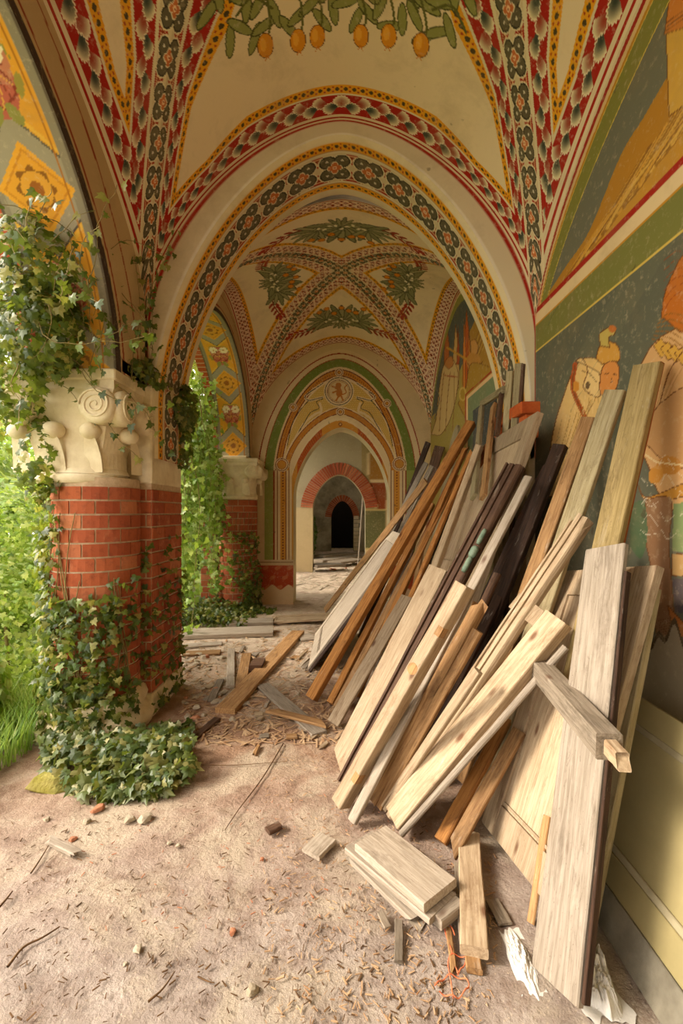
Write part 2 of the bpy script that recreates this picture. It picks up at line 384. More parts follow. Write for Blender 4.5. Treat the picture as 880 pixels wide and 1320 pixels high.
def paint_bay1(V):
    u, v, end, dg, al, de, ae, m = B1.coords(V)
    C = np.tile(lin('e0caa2'), (len(V), 1))
    tp = np.clip((1-m)/.55, .62, 1)                     # ribbons taper towards the springing
    q, c1, sh, c2, ye = .112*tp, .012, .145*tp, .012, .060*tp
    e0, esh, ec, eye = .045, .145*tp, .012, .060*tp
    D1 = q+c1; D2 = D1+sh; D3 = D2+c2; D4 = D3+ye
    E1 = e0+esh; E2 = E1+ec; E3 = E2+eye
    k = (de < E3); C[k] = pat_chain(ae, np.clip((de-E2)/tp, 0, 1), .06, .060)[k]
    k = (dg < D4); C[k] = pat_chain(al, np.clip((dg-D3)/tp, 0, 1), .06, .060)[k]
    k = (de < E2) | (dg < D3); C[k] = lin('d9c9a0')
    ke = (de < E1) & (de > e0); kg = (dg < D2) & (dg >= D1)
    Cs = pat_shell(al, (dg-D1)/tp, .16, .145); Ce = pat_shell(ae, (de-e0)/tp, .15, .145)
    C[ke] = Ce[ke]; use = kg & (~ke | (dg-D1 < de-e0)); C[use] = Cs[use]
    k = de <= e0; C[k] = lin('d8c6a0')[None]; k = (de > .014) & (de < .026); C[k] = lin(RED)
    k = (dg < D1); C[k] = lin('d9c9a0')
    sg = np.where(end, 1, -1)*dg/tp; k = dg < q; C[k] = pat_quatre(al, sg, .215, .112)[k]
    # pomegranate spray painted in the end web
    P = V[:, 0]*1.0; Q = (3.4-V[:, 1])
    p = Paint(P, Q, 'ffffff'); p.C = C; ok = end & (v > 0)
    p.P = np.where(ok, P, 99.)
    def fruit(x, y, r):
        p.line(curve([(x, y), (x*.97+.03, y+.10), (x*.9, y+.24)]), .014, '5a5a26')
        p.ell(x, y, r*1.08, r*1.45, '6c4010'); p.ell(x, y, r*.98, r*1.35, 'd88c1c'); p.ell(x-.3*r, y+.2*r, r*.4, r*.8, 'e8a838', al=.8)
        p.poly([(x-.4*r, y-1.9*r), (x, y-1.4*r), (x+.4*r, y-1.9*r), (x+.15*r, y-1.1*r), (x-.15*r, y-1.1*r)], 'c87818')
    def leaf(x, y, L, rot):
        p.ell(x, y, L, L*.34, '4a4a22', rot); p.ell(x, y, L*.9, L*.26, '8a8a4a', rot)
    yb = .60
    for i in range(20):
        x = -.66+i*.068; leaf(x, yb+.10+.05*math.sin(i*2.1), .085, 1.3+1.1*math.sin(i*1.7))
    for i in range(22):
        x = -.74+i*.068; leaf(x, yb+.27+.06*math.sin(i*1.3), .09, .5+1.4*math.sin(i*2.3))
    for i in range(5): p.line(curve([(-.6+i*.28, yb+.20), (-.5+i*.28, yb+.25), (-.4+i*.28, yb+.17)]), .014, '5a5a26')
    for x, y in ((-.467, .0), (-.27, -.03), (-.15, -.03), (.12, -.03), (.29, .0), (.487, .01)): fruit(x, yb+y, .046)
    return p.C
def paint_bay2(V):
    u, v, end, dg, al, de, ae, m = B2.coords(V)
    C = np.tile(lin('e6d0aa'), (len(V), 1))
    D1, D2, E0, E1, E2 = .205, .255, .035, .155, .20
    k = de < E2; C[k] = pat_chain(ae, de-E1, .07, .04)[k]
    k = dg < D2; C[k] = pat_chain(al, dg-D1-.005, .07, .04)[k]
    k = de < E1; C[k] = pat_lattice(ae, de, .075)[k]
    k = (de < E0); C[k] = lin('d8c09a'); k = (de > .008) & (de < .02); C[k] = lin(RED)
    k = dg < D1; C[k] = pat_lattice(al, np.where(end, dg, -dg), .10)[k]
    k = dg < .075; C[k] = pat_quatre(al, np.where(end, dg, -dg), .15, .075)[k]
    k = ((dg > .075) & (dg < .086)) | ((dg > D1-.012) & (dg < D1)); C[k] = lin('e0c8a2')
    # acanthus sprays, one in each web
    for w in range(4):
        if w == 0: ok = end & (v > 0); X, Y = V[:, 0], (B2.hl-(V[:, 1]-B2.yc))
        if w == 1: ok = end & (v < 0); X, Y = V[:, 0], (B2.hl+(V[:, 1]-B2.yc))
        if w == 2: ok = ~end & (u > 0); X, Y = V[:, 1]-B2.yc, (A-V[:, 0])*1.1
        if w == 3: ok = ~end & (u < 0); X, Y = V[:, 1]-B2.yc, (A+V[:, 0])*1.1
        p = Paint(np.where(ok, X/1.45, 99.), Y/1.45, 'ffffff'); p.C = C; y0 = .44 if w < 2 else .50
        k = 1 if w < 2 else .9
        for sgn in (-1, 1):                         # red sprigs
            pts = curve([(0, y0), (.3*sgn*k, y0-.10), (.52*sgn*k, y0-.05)])
            p.line(pts, .012, '7a3020')
            for i in range(4, len(pts), 2):
                x, y = pts[i]; p.ell(x, y+.03, .035, .014, 'a03020', .7*sgn); p.ell(x, y-.03, .035, .014, '98281a', -.7*sgn)
            p.ell(.55*sgn*k, y0-.05, .03, .02, 'a83020')
        for cx, cy, R, n, a0, a1 in ((0, y0-.04, .27, 11, -.3, math.pi+.3), (-.17*k, y0-.02, .20, 8, .9, 3.9), (.17*k, y0-.02, .20, 8, -.8, 2.2), (0, y0-.04, .15, 8, 3.3, 6.1)):
            for i in range(n):
                t = a0+(a1-a0)*i/(n-1); rr = R*(.9 if i % 2 else 1)
                x, y = cx+math.cos(t)*rr*.5, cy+math.sin(t)*rr*.5
                p.ell(x, y, rr*.55, rr*.13, '54543a', t); p.ell(x, y, rr*.5, rr*.085, '9c966c' if i % 2 else '82805a', t)
        for i in range(7):
            x = (-.22+i*.073)*k; y = y0+.13+.05*math.sin(i*2.4)
            p.ell(x, y, .030, .030, '8a4c10'); p.ell(x, y, .024, .024, 'd8841c')
        for i in range(9): p.ell((-.16+i*.04)*k, y0-.04+.03*math.sin(i*1.9), .011, .018, 'e8dcb8', i)
        C = p.C
    return C

def ang(n, lo=-1, hi=1):
    a = np.linspace(math.asin(lo), math.asin(hi), n); return np.sin(a)
def tag_s(o, kind='structure'): o['kind'] = kind; return o
# vault of the near bay: fine where it is seen, coarse above the camera
us = ang(620); v_f = ang(470, .42, 1); v_c = np.linspace(-1, .42, 40)
o = link('ceiling', grids_mesh('near_vault', [B1.grid(us, v_f), B1.grid(ang(60), v_c)], paint_bay1), None, M_paint); tag_s(o)
o['label'] = 'near vault painted with red shell bands, rosettes and hanging pomegranates'
n = 420
o = link('ceiling', grids_mesh('far_vault', [B2.grid(ang(n), ang(380))], paint_bay2), None, M_paint); tag_s(o)
o['label'] = 'second vault painted with pink lattice ribs and green leaf sprays'

# transverse arch between the bays
YA, YB = 3.40, 4.00
def arch_xz(t, w=1.38, zs=2.30, r=1.99, p=1.72):
    c, s_ = np.cos(t), np.sin(t); x = -np.sign(c)*np.abs(c)**(2/p)*w; z = zs+np.abs(s_)**(2/p)*r; return x, z
tt = np.linspace(0, math.pi, 900)
ax_, az_ = arch_xz(tt)
arcl = np.concatenate([[0], np.cumsum(np.hypot(np.diff(ax_), np.diff(az_)))])
ax_u = np.interp(np.linspace(0, arcl[-1], 800), arcl, ax_); az_u = np.interp(np.linspace(0, arcl[-1], 800), arcl, az_)
lower = np.linspace(1.9, 2.30, 60)[:-1]
AX = np.concatenate([np.full(59, -1.38), ax_u, np.full(59, 1.38)]); AZ = np.concatenate([lower, az_u, lower[::-1]])
ys = np.linspace(YA, YB, 60)
G_soff = np.stack([np.repeat(AX[:, None], 60, 1), np.repeat(ys[None], len(AX), 0), np.repeat(AZ[:, None], 60, 1)], -1)
# round the crumbly front arris
edge = np.clip((YA+.05-G_soff[..., 1])/.05, 0, 1)**2*.03
nx_ = np.gradient(AX); nz_ = np.gradient(AZ); ln = np.hypot(nx_, nz_); outx, outz = -nz_/ln, nx_/ln
G_soff[..., 0] += edge*outx[:, None]; G_soff[..., 2] += edge*outz[:, None]
arcS_ = np.concatenate([[0], np.cumsum(np.hypot(np.diff(AX), np.diff(AZ)))])
def paint_soffit(V, S):
    d = V[:, 1]-YA; C = np.tile(lin('d6c49c'), (len(V), 1))
    k = (d > .035) & (d < .105); C[k] = pat_chain(S, d-.035, .065, .07)[k]
    k = (d > .12) & (d < .45); C[k] = pat_quatre(S, d-.285, .28, .155)[k]
    k = (d > .465) & (d < .525); C[k] = pat_chain(S, d-.465, .06, .06)[k]
    for a in (.112, .457): k = abs(d-a) < .006; C[k] = lin('b88a50')
    return C
Sg = np.repeat(arcS_[:, None], 60, 1)
# face between soffit and vault edge (front and back), curve matched by direction from the springing centre
def vault_edge(x, bay): return bay.zs+bay.he*sup(np.abs(x)/A, bay.pe)
def ring_face(Y, bay, n=14):
    G = np.zeros((len(AX), n, 3)); base = 2.3
    for j in range(n):
        t = j/(n-1)
        xo = AX*(A/1.38); zo = np.where(AZ <= base, np.minimum(AZ, bay.zs), np.maximum(vault_edge(xo, bay), AZ)+.012)
        xo = np.where(AZ <= base, np.sign(AX)*A, xo)
        fx = AX+ (outx*.03 if Y == YA else 0); fz = AZ+(outz*.03 if Y == YA else 0)
        G[:, j, 0] = fx*(1-t)+xo*t; G[:, j, 2] = fz*(1-t)+zo*t; G[:, j, 1] = Y
    return G
Gf = ring_face(YA, B1); Gb = ring_face(YB, B2)
if True:
    nS = G_soff[:, :, 0].size; nF = Gf[:, :, 0].size
    def colf(V):
        C = np.tile(lin('d2c2a0'), (len(V), 1)); C[:nS] = paint_soffit(V[:nS], Sg.ravel())
        t = np.tile(np.linspace(0, 1, 14), len(AX)); k = np.zeros(len(V), bool); k[nS:nS+nF] = (t > .80) & (t < .95); C[k] = lin(RED)
        k[:] = False; k[nS:nS+nF] = (t < .08); C[k] = lin('e4dac4')
        return C
    o = link('trim_1', grids_mesh('transverse_arch', [G_soff, Gf, Gb], colf), None, M_paint); tag_s(o)
    o['label'] = 'rounded transverse arch with rosette soffit between the two vaults'

# ------------------------------------------------------------------ frescoed right wall (paint laid out along the wall)
def wall_px(V): return 440+F*V[:, 0]/V[:, 1], 660-F*(V[:, 2]-HC)/V[:, 1]
OUT = '6a3c14'
def paint_right(V):
    Y = V[:, 1]; Z = V[:, 2]; P, Q = wall_px(V)
    Cb = np.tile(lin('8f8258'), (len(V), 1)); far = Y > 3.7
    p = Paint(P, Q, '8f8258'); p.P = np.where(far, -99, P)
    # --- near bay
    p.put(~far, '6c6a56')
    vv = abs(Y-B1.yc)/B1.hl; edge = B1.zs+B1.hs*sup(vv, B1.pe)
    d = edge-Z
    up = ~far & (Q < 395-(P-705)*.80)
    # lunette ochre hill, tower
    p.poly(curve([(702, 385), (730, 342), (760, 296), (800, 200), (830, 150), (862, 96), (880, 80)])+[(1500, -600), (1500, 430), (702, 430)], 'b07a24')
    hill = [(702, 400), (745, 330), (790, 262), (820, 215), (880, 150), (1200, -100), (1200, 400), (702, 420)]
    p.poly(hill, 'c08a2e')
    for i in range(26):
        x = 705+i*7; y = 385-i*9
        p.line(curve([(x, y+8), (x+30, y-36+6*math.sin(i)), (x+70, y-96), (x+120, y-180)]), 1.6+1.2*(i % 3), ['8a5a18', 'd8a040', '7a4a12', 'e0b050'][i % 4], .7)
    p.poly([(858, 40), (880, 18), (980, -60), (980, 60), (862, 150)], 'd0a040', OUT, 1.2)
    p.poly([(862, 0), (900, -20), (900, 30), (856, 44)], 'c87a30', OUT, 1.2)
    for i in range(3): p.line([(858, 30+i*5), (900, 0+i*5)], 1.3, OUT)
    # arched border of the lunette
    k = ~far & (d < .30) & (Q < 420); p.put(k, '7e7c36')
    k = ~far & (d < .14) & (Q < 430); p.put(k, 'c08420')
    k = ~far & (d < .11) & (Q < 430); p.put(k, 'd8b880')
    k = ~far & (d < .07) & (Q < 430); p.put(k, RED)
    k = ~far & (d < .03) & (Q < 430); p.put(k, 'd8c6a0')
    for dd in (.14, .30): k = ~far & (abs(d-dd) < .004) & (Q < 420); p.put(k, 'd8b850')
    zl = 2.96                                                # frieze line below lunette
    def band(z0, z1, c): p.put((Y < 3.7) & (Z > z0) & (Z <= z1), c)
    h = 3.0
    band(h-.02, h+.015, RED); band(h-.10, h-.02, 'dcc090'); band(h-.115, h-.10, 'c08420'); band(h-.30, h-.115, '767438'); band(h-.308, h-.30, 'd0b050')
    # --- lower picture
    low = ~far & (Z <= h-.308)
    p.put(low, '5c5c4a')
    gx = np.sin(P*.05+Q*.03)*.5+.5; p.put(low & (gx > .8), '66654f', .5)
    # white horse neck / rump behind the soldier
    p.poly(curve([(703, 640), (712, 560), (728, 505), (738, 480), (752, 462), (778, 470), (790, 520), (778, 570), (740, 640)]), 'dcb470', OUT, 1.3)
    p.line(curve([(741, 470), (738, 500), (752, 535), (760, 555)]), 6, 'a84c18'); p.ell(742, 498, 4.5, 7, 'd08828'); p.line(curve([(741, 470), (738, 500), (752, 535)]), 1, OUT)
    for i in range(5): p.line(curve([(712+i*9, 610-i*12), (722+i*9, 580-i*12), (734+i*9, 540-i*8)]), 1, 'a87838')
    p.poly(curve([(742, 465), (750, 462), (757, 478), (752, 500), (770, 512), (776, 500), (772, 480)]), 'e0bc7c', OUT, 1.2)
    for i in range(40):
        x = 706+(i*37) % 170; y = 420+(i*53) % 210
        p.line(curve([(x, y), (x+6, y-14), (x+14, y-26)]), 1.0, ['4c4c3c', '74705a', '66604a'][i % 3], .35)
    for i in range(9): p.line(curve([(700+i*7, 640), (712+i*7, 590-i*5), (724+i*6, 540-i*6)]), .8, ['a07840', 'e8c890'][i % 2], .6)
    p.ell(757, 497, 3, 5, '6a5030', .2); p.line(curve([(750, 478), (760, 482), (768, 492)]), .9, OUT)
    # soldier's head with crested helmet
    p.poly(curve([(772, 500), (775, 478), (784, 462), (794, 466), (798, 480), (794, 500), (782, 512), (774, 508)]), 'cc8440', OUT, 1.3)
    p.poly(curve([(768, 462), (772, 448), (782, 440), (796, 446), (798, 464), (786, 466), (776, 470)]), 'c8923c', OUT, 1.3)
    p.poly(curve([(774, 446), (772, 432), (780, 424), (790, 422), (792, 430), (784, 436), (786, 448)]), 'b8a050', OUT, 1.2)
    p.ell(789, 424, 5, 5, 'b86828'); p.line([(780, 482), (785, 481)], 1.5, OUT); p.line([(790, 482), (794, 483)], 1.5, OUT); p.line([(787, 486), (789, 492), (786, 493)], 1, OUT)
    # large armoured figure at the right
    p.poly(curve([(826, 470), (838, 448), (858, 430), (884, 420), (930, 420), (960, 560), (940, 700), (860, 650), (835, 600), (820, 560), (836, 520)]), 'c89a64', OUT, 1.4)
    p.poly(curve([(852, 408), (856, 380), (868, 350), (884, 326), (920, 318), (930, 420), (884, 430), (862, 416)]), 'b4641c', OUT, 1.4)
    for i in range(6): p.line(curve([(850-i*2, 412+i*5), (864, 404+i*8), (884, 408+i*10), (930, 420+i*9)]), 1.4, '8a5a1c')
    for i in range(7): p.line(curve([(826+i*5, 560-i*6), (838+i*5, 530-i*6), (846+i*6, 500-i*5)]), .9, ['9c6c3c', 'd8b080'][i % 2], .6)
    for i in range(6): p.line(curve([(856, 400-i*13), (866+i, 384-i*12), (884, 372-i*9)]), 1, '8a4010', .7)
    for i in range(4): p.poly([(842+i*9, 446+i*3), (852+i*9, 436+i*4), (862+i*9, 452+i*4), (852+i*9, 462+i*3)], 'c8983c', OUT, 1)
    p.line(curve([(840, 520), (846, 500), (848, 470)]), 1.4, OUT); p.line(curve([(850, 520), (862, 480), (880, 452)]), 1.4, OUT)
    p.poly(curve([(822, 560), (840, 580), (862, 600), (884, 606), (930, 640), (930, 520), (884, 500), (850, 520)]), 'b88a58', OUT, 1.2)
    p.ell(862, 600, 16, 12, 'b87c30'); p.ell(845, 612, 9, 12, 'c08434', .4); p.line([(830, 585), (846, 596), (884, 600)], 2, 'd8c090')
    p.poly(curve([(822, 625), (830, 640), (845, 638), (884, 622), (930, 610), (930, 645), (884, 640), (850, 648), (828, 642)]), 'b8802c', OUT, 1.2)
    # legs, cloth and ground of the picture
    p.poly(curve([(832, 645), (852, 640), (866, 648), (862, 700), (866, 760), (868, 822), (850, 830), (842, 790), (838, 730), (830, 690)]), '8a6444', OUT, 1.2)
    p.poly(curve([(812, 650), (830, 648), (834, 690), (826, 720), (812, 705)]), '4c6040'); p.poly(curve([(868, 650), (930, 640), (930, 715), (866, 710)]), '7c8a58')
    p.poly([(866, 714), (930, 714), (930, 745), (866, 742)], 'b8925a', OUT, 1); p.poly([(866, 746), (884, 746), (884, 790), (870, 790)], '50484c')
    p.poly(curve([(860, 780), (868, 812), (884, 822), (930, 830), (930, 800), (880, 802)]), 'b0682c', OUT, 1.2)
    for i in range(9): p.line([(848, 800+i*3.2), (866, 796+i*3.2)], .8, OUT)
    for i in range(14):
        x = 806+(i*23) % 70; y = 600+(i*41) % 90; p.line(curve([(x, y), (x+8, y+14*math.sin(i)), (x+20, y+5)]), .8, 'd8ccb0', .6)
    # bare plaster under the fresco
    k = ~far & (Z < .93+.05*np.sin(Y*23)+.03*np.sin(Y*61)); p.put(k, '9c8e74')
    k = ~far & (Z < .96+.05*np.sin(Y*23)+.03*np.sin(Y*61)) & (Z >= .93+.05*np.sin(Y*23)+.03*np.sin(Y*61)); p.put(k, '4a3c28')
    C = p.C
    # --- far bay lunette
    p = Paint(np.where(far, P, -99), Q, 'a08a3c'); keep = ~far; p.C[:] = np.where(far[:, None], lin('a08c42'), C)
    vv = abs(Y-B2.yc)/B2.hl; edge = B2.zs+B2.hs*sup(vv, B2.pe); d = edge-Z
    p.poly(curve([(553, 540), (560, 470), (570, 420), (584, 392), (600, 383), (616, 389), (628, 405), (600, 460), (575, 520)]), '55584e')
    p.poly(curve([(620, 395), (640, 430), (650, 470), (640, 500), (600, 520), (596, 470), (604, 430)]), 'a87c2c')
    for i in range(12): p.line(curve([(600+i*3, 480-i*4), (612+i*3, 440-i*2), (628+i*2, 400+i*3)]), 1.1, ['8a5c1c', 'c89c44'][i % 2], .7)
    for x, y0, y1, w, c in ((575, 408, 500, 4, 'b0602a'), (587, 418, 500, 5, 'c8a05c'), (590, 420, 470, 2.2, 'a84820'), (601, 398, 520, 4.5, 'b45418'), (598, 410, 520, 2, 'd07c2c'), (604, 420, 500, 2, 'c8701c')):
        p.poly([(x, y0), (x+w, y0+40), (x+w*.8, y1), (x-w*.8, y1), (x-w*.6, y0+40)], c, OUT, .7)
    p.poly(curve([(562, 540), (566, 500), (572, 470), (582, 462), (590, 480), (588, 510), (580, 540), (568, 560), (556, 560)]), 'c8a86c', OUT, .8)
    for x0, x1 in ((566, 572), (574, 580), (583, 585)): p.line(curve([(x0, 556), (x0+2, 520), (x1, 480)]), .9, '8a6030')
    p.line(curve([(560, 540), (566, 515), (562, 500)]), 1.2, '6c6a58'); p.poly(curve([(572, 470), (576, 462), (582, 460), (584, 470), (578, 476)]), 'b87838', OUT, .6); p.line([(573, 484), (589, 486)], 1.6, '9c4420')
    p.line([(576, 448), (606, 466), (626, 486)], 2.5, 'c8942c'); p.ell(610, 466, 9, 12, 'c0873a'); p.ell(610, 466, 9, 12, 'b07830', al=.3); p.line(curve([(602, 468), (612, 478), (622, 466)]), 1, OUT)
    p.poly(curve([(606, 440), (612, 438), (616, 446), (614, 456), (607, 454)]), 'c89048', OUT, .8)
    p.poly(curve([(590, 520), (600, 500), (606, 470), (622, 470), (634, 480), (620, 510), (600, 540)]), 'a8802c', OUT, .7)
    p.ell(596, 508, 5, 9, 'c8a850'); p.ell(596, 508, 3, 7, 'a8842c')
    k = far & (d < .16); p.put(k, '908a3e'); k = far & (d < .05); p.put(k, 'd8b884'); k = far & (d < .018); p.put(k, RED)
    # stepped frame of the lower picture
    p.poly([(600, 512), (645, 470), (700, 420), (700, 700), (600, 700)], 'e0b884'); p.line([(700, 418), (645, 468), (600, 509), (600, 570)], 1.6, '9c2c14')
    p.poly([(603, 514), (645, 476), (700, 428), (700, 700), (603, 700)], '76805a'); p.poly([(609, 530), (645, 500), (700, 460), (700, 700), (609, 700)], '484a46')
    k = far & (Z < 1.5); p.put(k, '9c8c60')
    return p.C
gy1 = 1/np.linspace(1/3.70, 1/1.85, 190); gz1 = np.linspace(.6, 4.5, 640)
def plane_yz(X, yy, zz):
    Yg, Zg = np.meshgrid(yy, zz, indexing='ij'); return np.stack([np.full_like(Yg, X), Yg, Zg], -1)
gy2 = 1/np.linspace(1/7.45, 1/3.72, 160)
wr = grids_mesh('wall_right', [plane_yz(A, gy1, gz1), plane_yz(A, gy2, np.linspace(1.4, 4.4, 300)),
     plane_yz(A, np.linspace(1.85, -1.6, 20), np.linspace(0, 4.5, 20)), plane_yz(A, gy1[::12], np.linspace(-.05, .6, 8)), plane_yz(A, gy2[::12], np.linspace(-.05, 1.4, 8))], paint_right)
o = link('wall_right', wr, None, M_paint); tag_s(o); o['label'] = 'right wall with ochre and grey frescoes of horsemen over bare plaster'

# ------------------------------------------------------------------ far wall with painted pointed opening
YW = 7.40
def px_sup(P, w, ys_, r, p=1.75, cx=438): return ys_-r*sup((P-cx)/w, p)
def inside(P, Q, w, ys_, r, p=1.75): 
    return (abs(P-438) < w) & (Q > px_sup(P, w, ys_, r, p))
def paint_end(V):
    P, Q = wall_px(V); p = Paint(P, Q, 'd6bd90')
    S = Q*1.0
    p.put(~inside(P, Q, 105, 610, 160, 1.8), 'cdb488')
    ring = lambda w, ys_, ap, c, pw=1.8: p.put(inside(P, Q, w, ys_, ys_-ap, pw), c)
    ring(106, 610, 455, '8c2014'); ring(104.6, 610, 456.5, 'd6be94'); ring(98, 612, 462, '9a3018'); ring(97, 612, 463, '6f7c34'); ring(86, 612, 473, 'd8bc8c')
    ring(83.5, 612, 476, '6c2c14'); ring(82, 612, 477.5, 'c07c2c'); ring(76, 612, 484, '6c2c14'); ring(74.8, 612, 485.5, 'dcc294')
    ring(72, 606, 489, 'c8a050')
    ky = inside(P, Q, 72, 606, 117) & ((np.sin(P*2.2+np.sin(Q*1.7)*2)+np.sin(Q*2.4)) > .6); p.put(ky, 'd8b468')
    # foils
    for sx in (-1, 1):
        f = lambda pts: [(438+sx*a, b) for a, b in pts]
        p.line(curve(f([(22, 494), (44, 510), (40, 516), (30, 514), (22, 512)])), 3.2, 'dcc294'); p.line(curve(f([(22, 494), (44, 510), (40, 516), (30, 514), (22, 512)])), 1, '3c3a2c')
        p.line(curve(f([(26, 520), (24, 530), (32, 534), (46, 546), (60, 570), (66, 590)])), 3, 'dcc294'); p.line(curve(f([(22, 514), (30, 518), (27, 526), (38, 532), (46, 545), (60, 570), (66, 590)])), 1, '3c3a2c')
        p.line(curve(f([(40, 516), (52, 530), (62, 548), (68, 575)])), 1, '3c3a2c')
    ring(75, 604, 524, 'dcc294', 1.6); ring(72.5, 604, 525.5, '6c2c14', 1.6); ring(71.5, 604, 526.5, 'c07c2c', 1.6); ring(66, 604, 533, '6c2c14', 1.6); ring(65.4, 604, 534, 'dcc294', 1.6)
    ring(67, 640, 538, 'e0c89c', 1.7); ring(66, 640, 542, 'b45a24', 1.7)
    kk = inside(P, Q, 66, 640, 98, 1.7) & (((P-438)**2 < 23**2) | (abs(P-438) > 55)); p.put(kk, 'c88a34')
    k = inside(P, Q, 66, 640, 98, 1.7) & (np.mod(np.arctan2(640-Q, P-438)*26, 1) < .25) & (abs(P-438) > 24) & (abs(P-438) < 54); p.put(k, '8c3c18')
    # jamb strips
    for sx in (-1, 1):
        x = (P-438)*sx; j = Q > 606
        for a, b, c in ((97, 106, 'cdb488'), (86, 97, '8c9448'), (84, 86, '8c2c14'), (62, 84, 'dcc294'), (80, 81.2, '6c2c14'), (70, 77, 'cc8c34'), (69, 70, '6c2c14'), (65.5, 66.5, '6c2c14')):
            p.put(j & (x > a) & (x <= b), c)
        dots = j & (abs(x-73.5) < .9) & (np.mod(Q, 3.6) < 1.5); p.put(dots, '6c2c14')
        dt = (Q < 606) & (np.mod(np.arctan2(606-Q, P-438)*40, 1) < .35)
        p.put(dt & inside(P, Q, 80, 612, 132, 1.8) & ~inside(P, Q, 78, 612, 130, 1.8), '7c3814')
    p.put(Q > 722, 'd0b48c'); p.put((Q > 724) & (Q < 725.5), '6c2c14'); p.put(Q > 729, 'b04424')
    p.put((Q > 729) & (np.sin(P*.4+Q*.21)+np.sin(Q*.5) > 1.1), 'c06a40'); p.put(Q > 757+3*np.sin(P*.3), 'd4b48c')
    def roundel(x, y, r, fill='c88a34'):
        for rr, c in ((r, 'dcc294'), (r-.9, '6c2c14'), (r-1.9, 'dcc294'), (r-3.2, '8c3c18'), (r-4, fill)):
            if rr > .5: p.ell(x, y, rr, rr, c)
    for x, y in ((363, 599), (514.5, 598)): roundel(x, y, 9.3)
    for x, y in ((377.5, 525), (498.5, 520), (437, 480), (438.5, 531)): roundel(x, y, 5.6)
    for rr, c in ((19.5, 'dcc294'), (18, '3c3a2c'), (17, 'dcc294'), (15, '6c2c14'), (14.2, 'dcc294'), (13.4, 'b07c34'), (12.6, 'd8bc8a')): p.ell(436.5, 504.5, rr, rr, c)
    L = 'b46a28'                                         # rampant lion
    p.poly(curve([(433, 497), (436, 494), (440, 496), (439, 500), (441, 505), (440, 510), (436, 512), (433, 508), (434, 503), (431, 501)]), L)
    for a, b in (((434, 500), (428, 498)), ((434, 504), (429, 506)), ((437, 510), (433, 516)), ((439, 509), (442, 516))): p.line([a, b], 2.2, L)
    p.line(curve([(440, 509), (446, 506), (444, 500), (447, 496)]), 1.4, L); p.ell(436, 496, 3.6, 3, L)
    p.ell(438.5, 547, 2.4, 2.4, '6c2c14'); p.ell(438.5, 547, 1.3, 1.3, 'd8b468')
    return p.C
WO, ZO, RO = 62/F*YW, HC-(640-660)/F*YW, 89/F*YW        # opening half width, springing, rise
def opening(t, w, zs, r, p=1.7):
    c, s_ = np.cos(t), np.sin(t); return -np.sign(c)*np.abs(c)**(2/p)*w, zs+np.abs(s_)**(2/p)*r
def wall_with_opening(Yw, w, zs, r, x0, x1, ztop, nx=170, nz=280, xc=0, p=1.7, axis='y', hang=False, z0=-.05):
    """three patches around a pointed opening, plane y=Yw (or x=Yw)"""
    Gs = []
    t = np.linspace(0, math.pi, nx); xo, zo = opening(t, w, zs, r, p); xo = xo+xc
    s = np.linspace(0, 1, max(8, nz//2))
    G = np.zeros((nx, len(s), 3)); G[..., 0] = xo[:, None]; G[..., 2] = zo[:, None]*(1-s)+ztop*s; G[..., 1] = Yw; Gs.append(G)
    for a, b in ((x0, xc-w), (xc+w, x1)):
        xx = np.linspace(a, b, max(6, nx//3)); zz = np.linspace(z0, ztop, nz); Xg, Zg = np.meshgrid(xx, zz, indexing='ij')
        Gs.append(np.stack([Xg, np.full_like(Xg, Yw), Zg], -1))
    if axis == 'x': Gs = [g[..., [1, 0, 2]] for g in Gs]
    return Gs
def reveal(Y0, Y1, w, zs, r, xc=0, p=1.7, n=80, z0=-.05, axis='y', k=8):
    t = np.linspace(0, math.pi, n); xo, zo = opening(t, w, zs, r, p)
    xo = np.concatenate([[-w], xo, [w]])+xc; zo = np.concatenate([[z0], zo, [z0]])
    yy = np.linspace(Y0, Y1, k); G = np.stack([np.repeat(xo[:, None], k, 1), np.repeat(yy[None], len(xo), 0), np.repeat(zo[:, None], k, 1)], -1)
    return G[..., [1, 0, 2]] if axis == 'x' else G
o = link('wall_far', grids_mesh('wall_far', wall_with_opening(YW, WO, ZO, RO, -A-.02, A+.02, 4.45, 300, 400), paint_end, smooth=False), None, M_paint); tag_s(o)
o['label'] = 'far wall painted with green arch band, roundels and a rampant lion'
o = link('wall_far', grids_mesh('wall_far_reveal', [reveal(YW, YW+.45, WO, ZO, RO)]), None, M_plaster); tag_s(o)
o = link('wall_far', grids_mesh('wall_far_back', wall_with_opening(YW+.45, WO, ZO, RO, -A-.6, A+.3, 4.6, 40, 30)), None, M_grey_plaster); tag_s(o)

# ------------------------------------------------------------------ rooms beyond
def quad(name, pts, mat, label=None):
    o = link(name, raw_mesh(name, pts, [(0, 1, 2, 3)]), None, mat); tag_s(o)
    if label: o['label'] = label
    return o
def paint_third(V):
    P, Q = wall_px(V); p = Paint(P, Q, 'aa9c7c'); k = (Q > 655); p.put(k, 'c4ac80')
    p.put((P > 466) & (Q < 657), 'a08c5c')
    p.poly([(474, 585), (483, 580), (496, 600), (497, 619), (475, 619)], 'a0702c', 'd8c090', .8)
    p.poly([(475, 621), (498, 621), (499, 656), (486, 656), (482, 640)], '8c4420', 'd8c090', .8)
    p.poly([(470, 657), (498, 657), (498, 708), (470, 708)], '5a5a34', 'b8a468', 1.2)
    p.put((Q > 712) & (P > 466), '8c7c58')
    return p.C
Y3 = 11.4
o = link('wall_third', grids_mesh('wall_third', wall_with_opening(Y3, .66, 1.60, .84, -2.0, 1.9, 4.6, 60, 120, xc=-.06), paint_third, smooth=False), None, M_paint); tag_s(o)
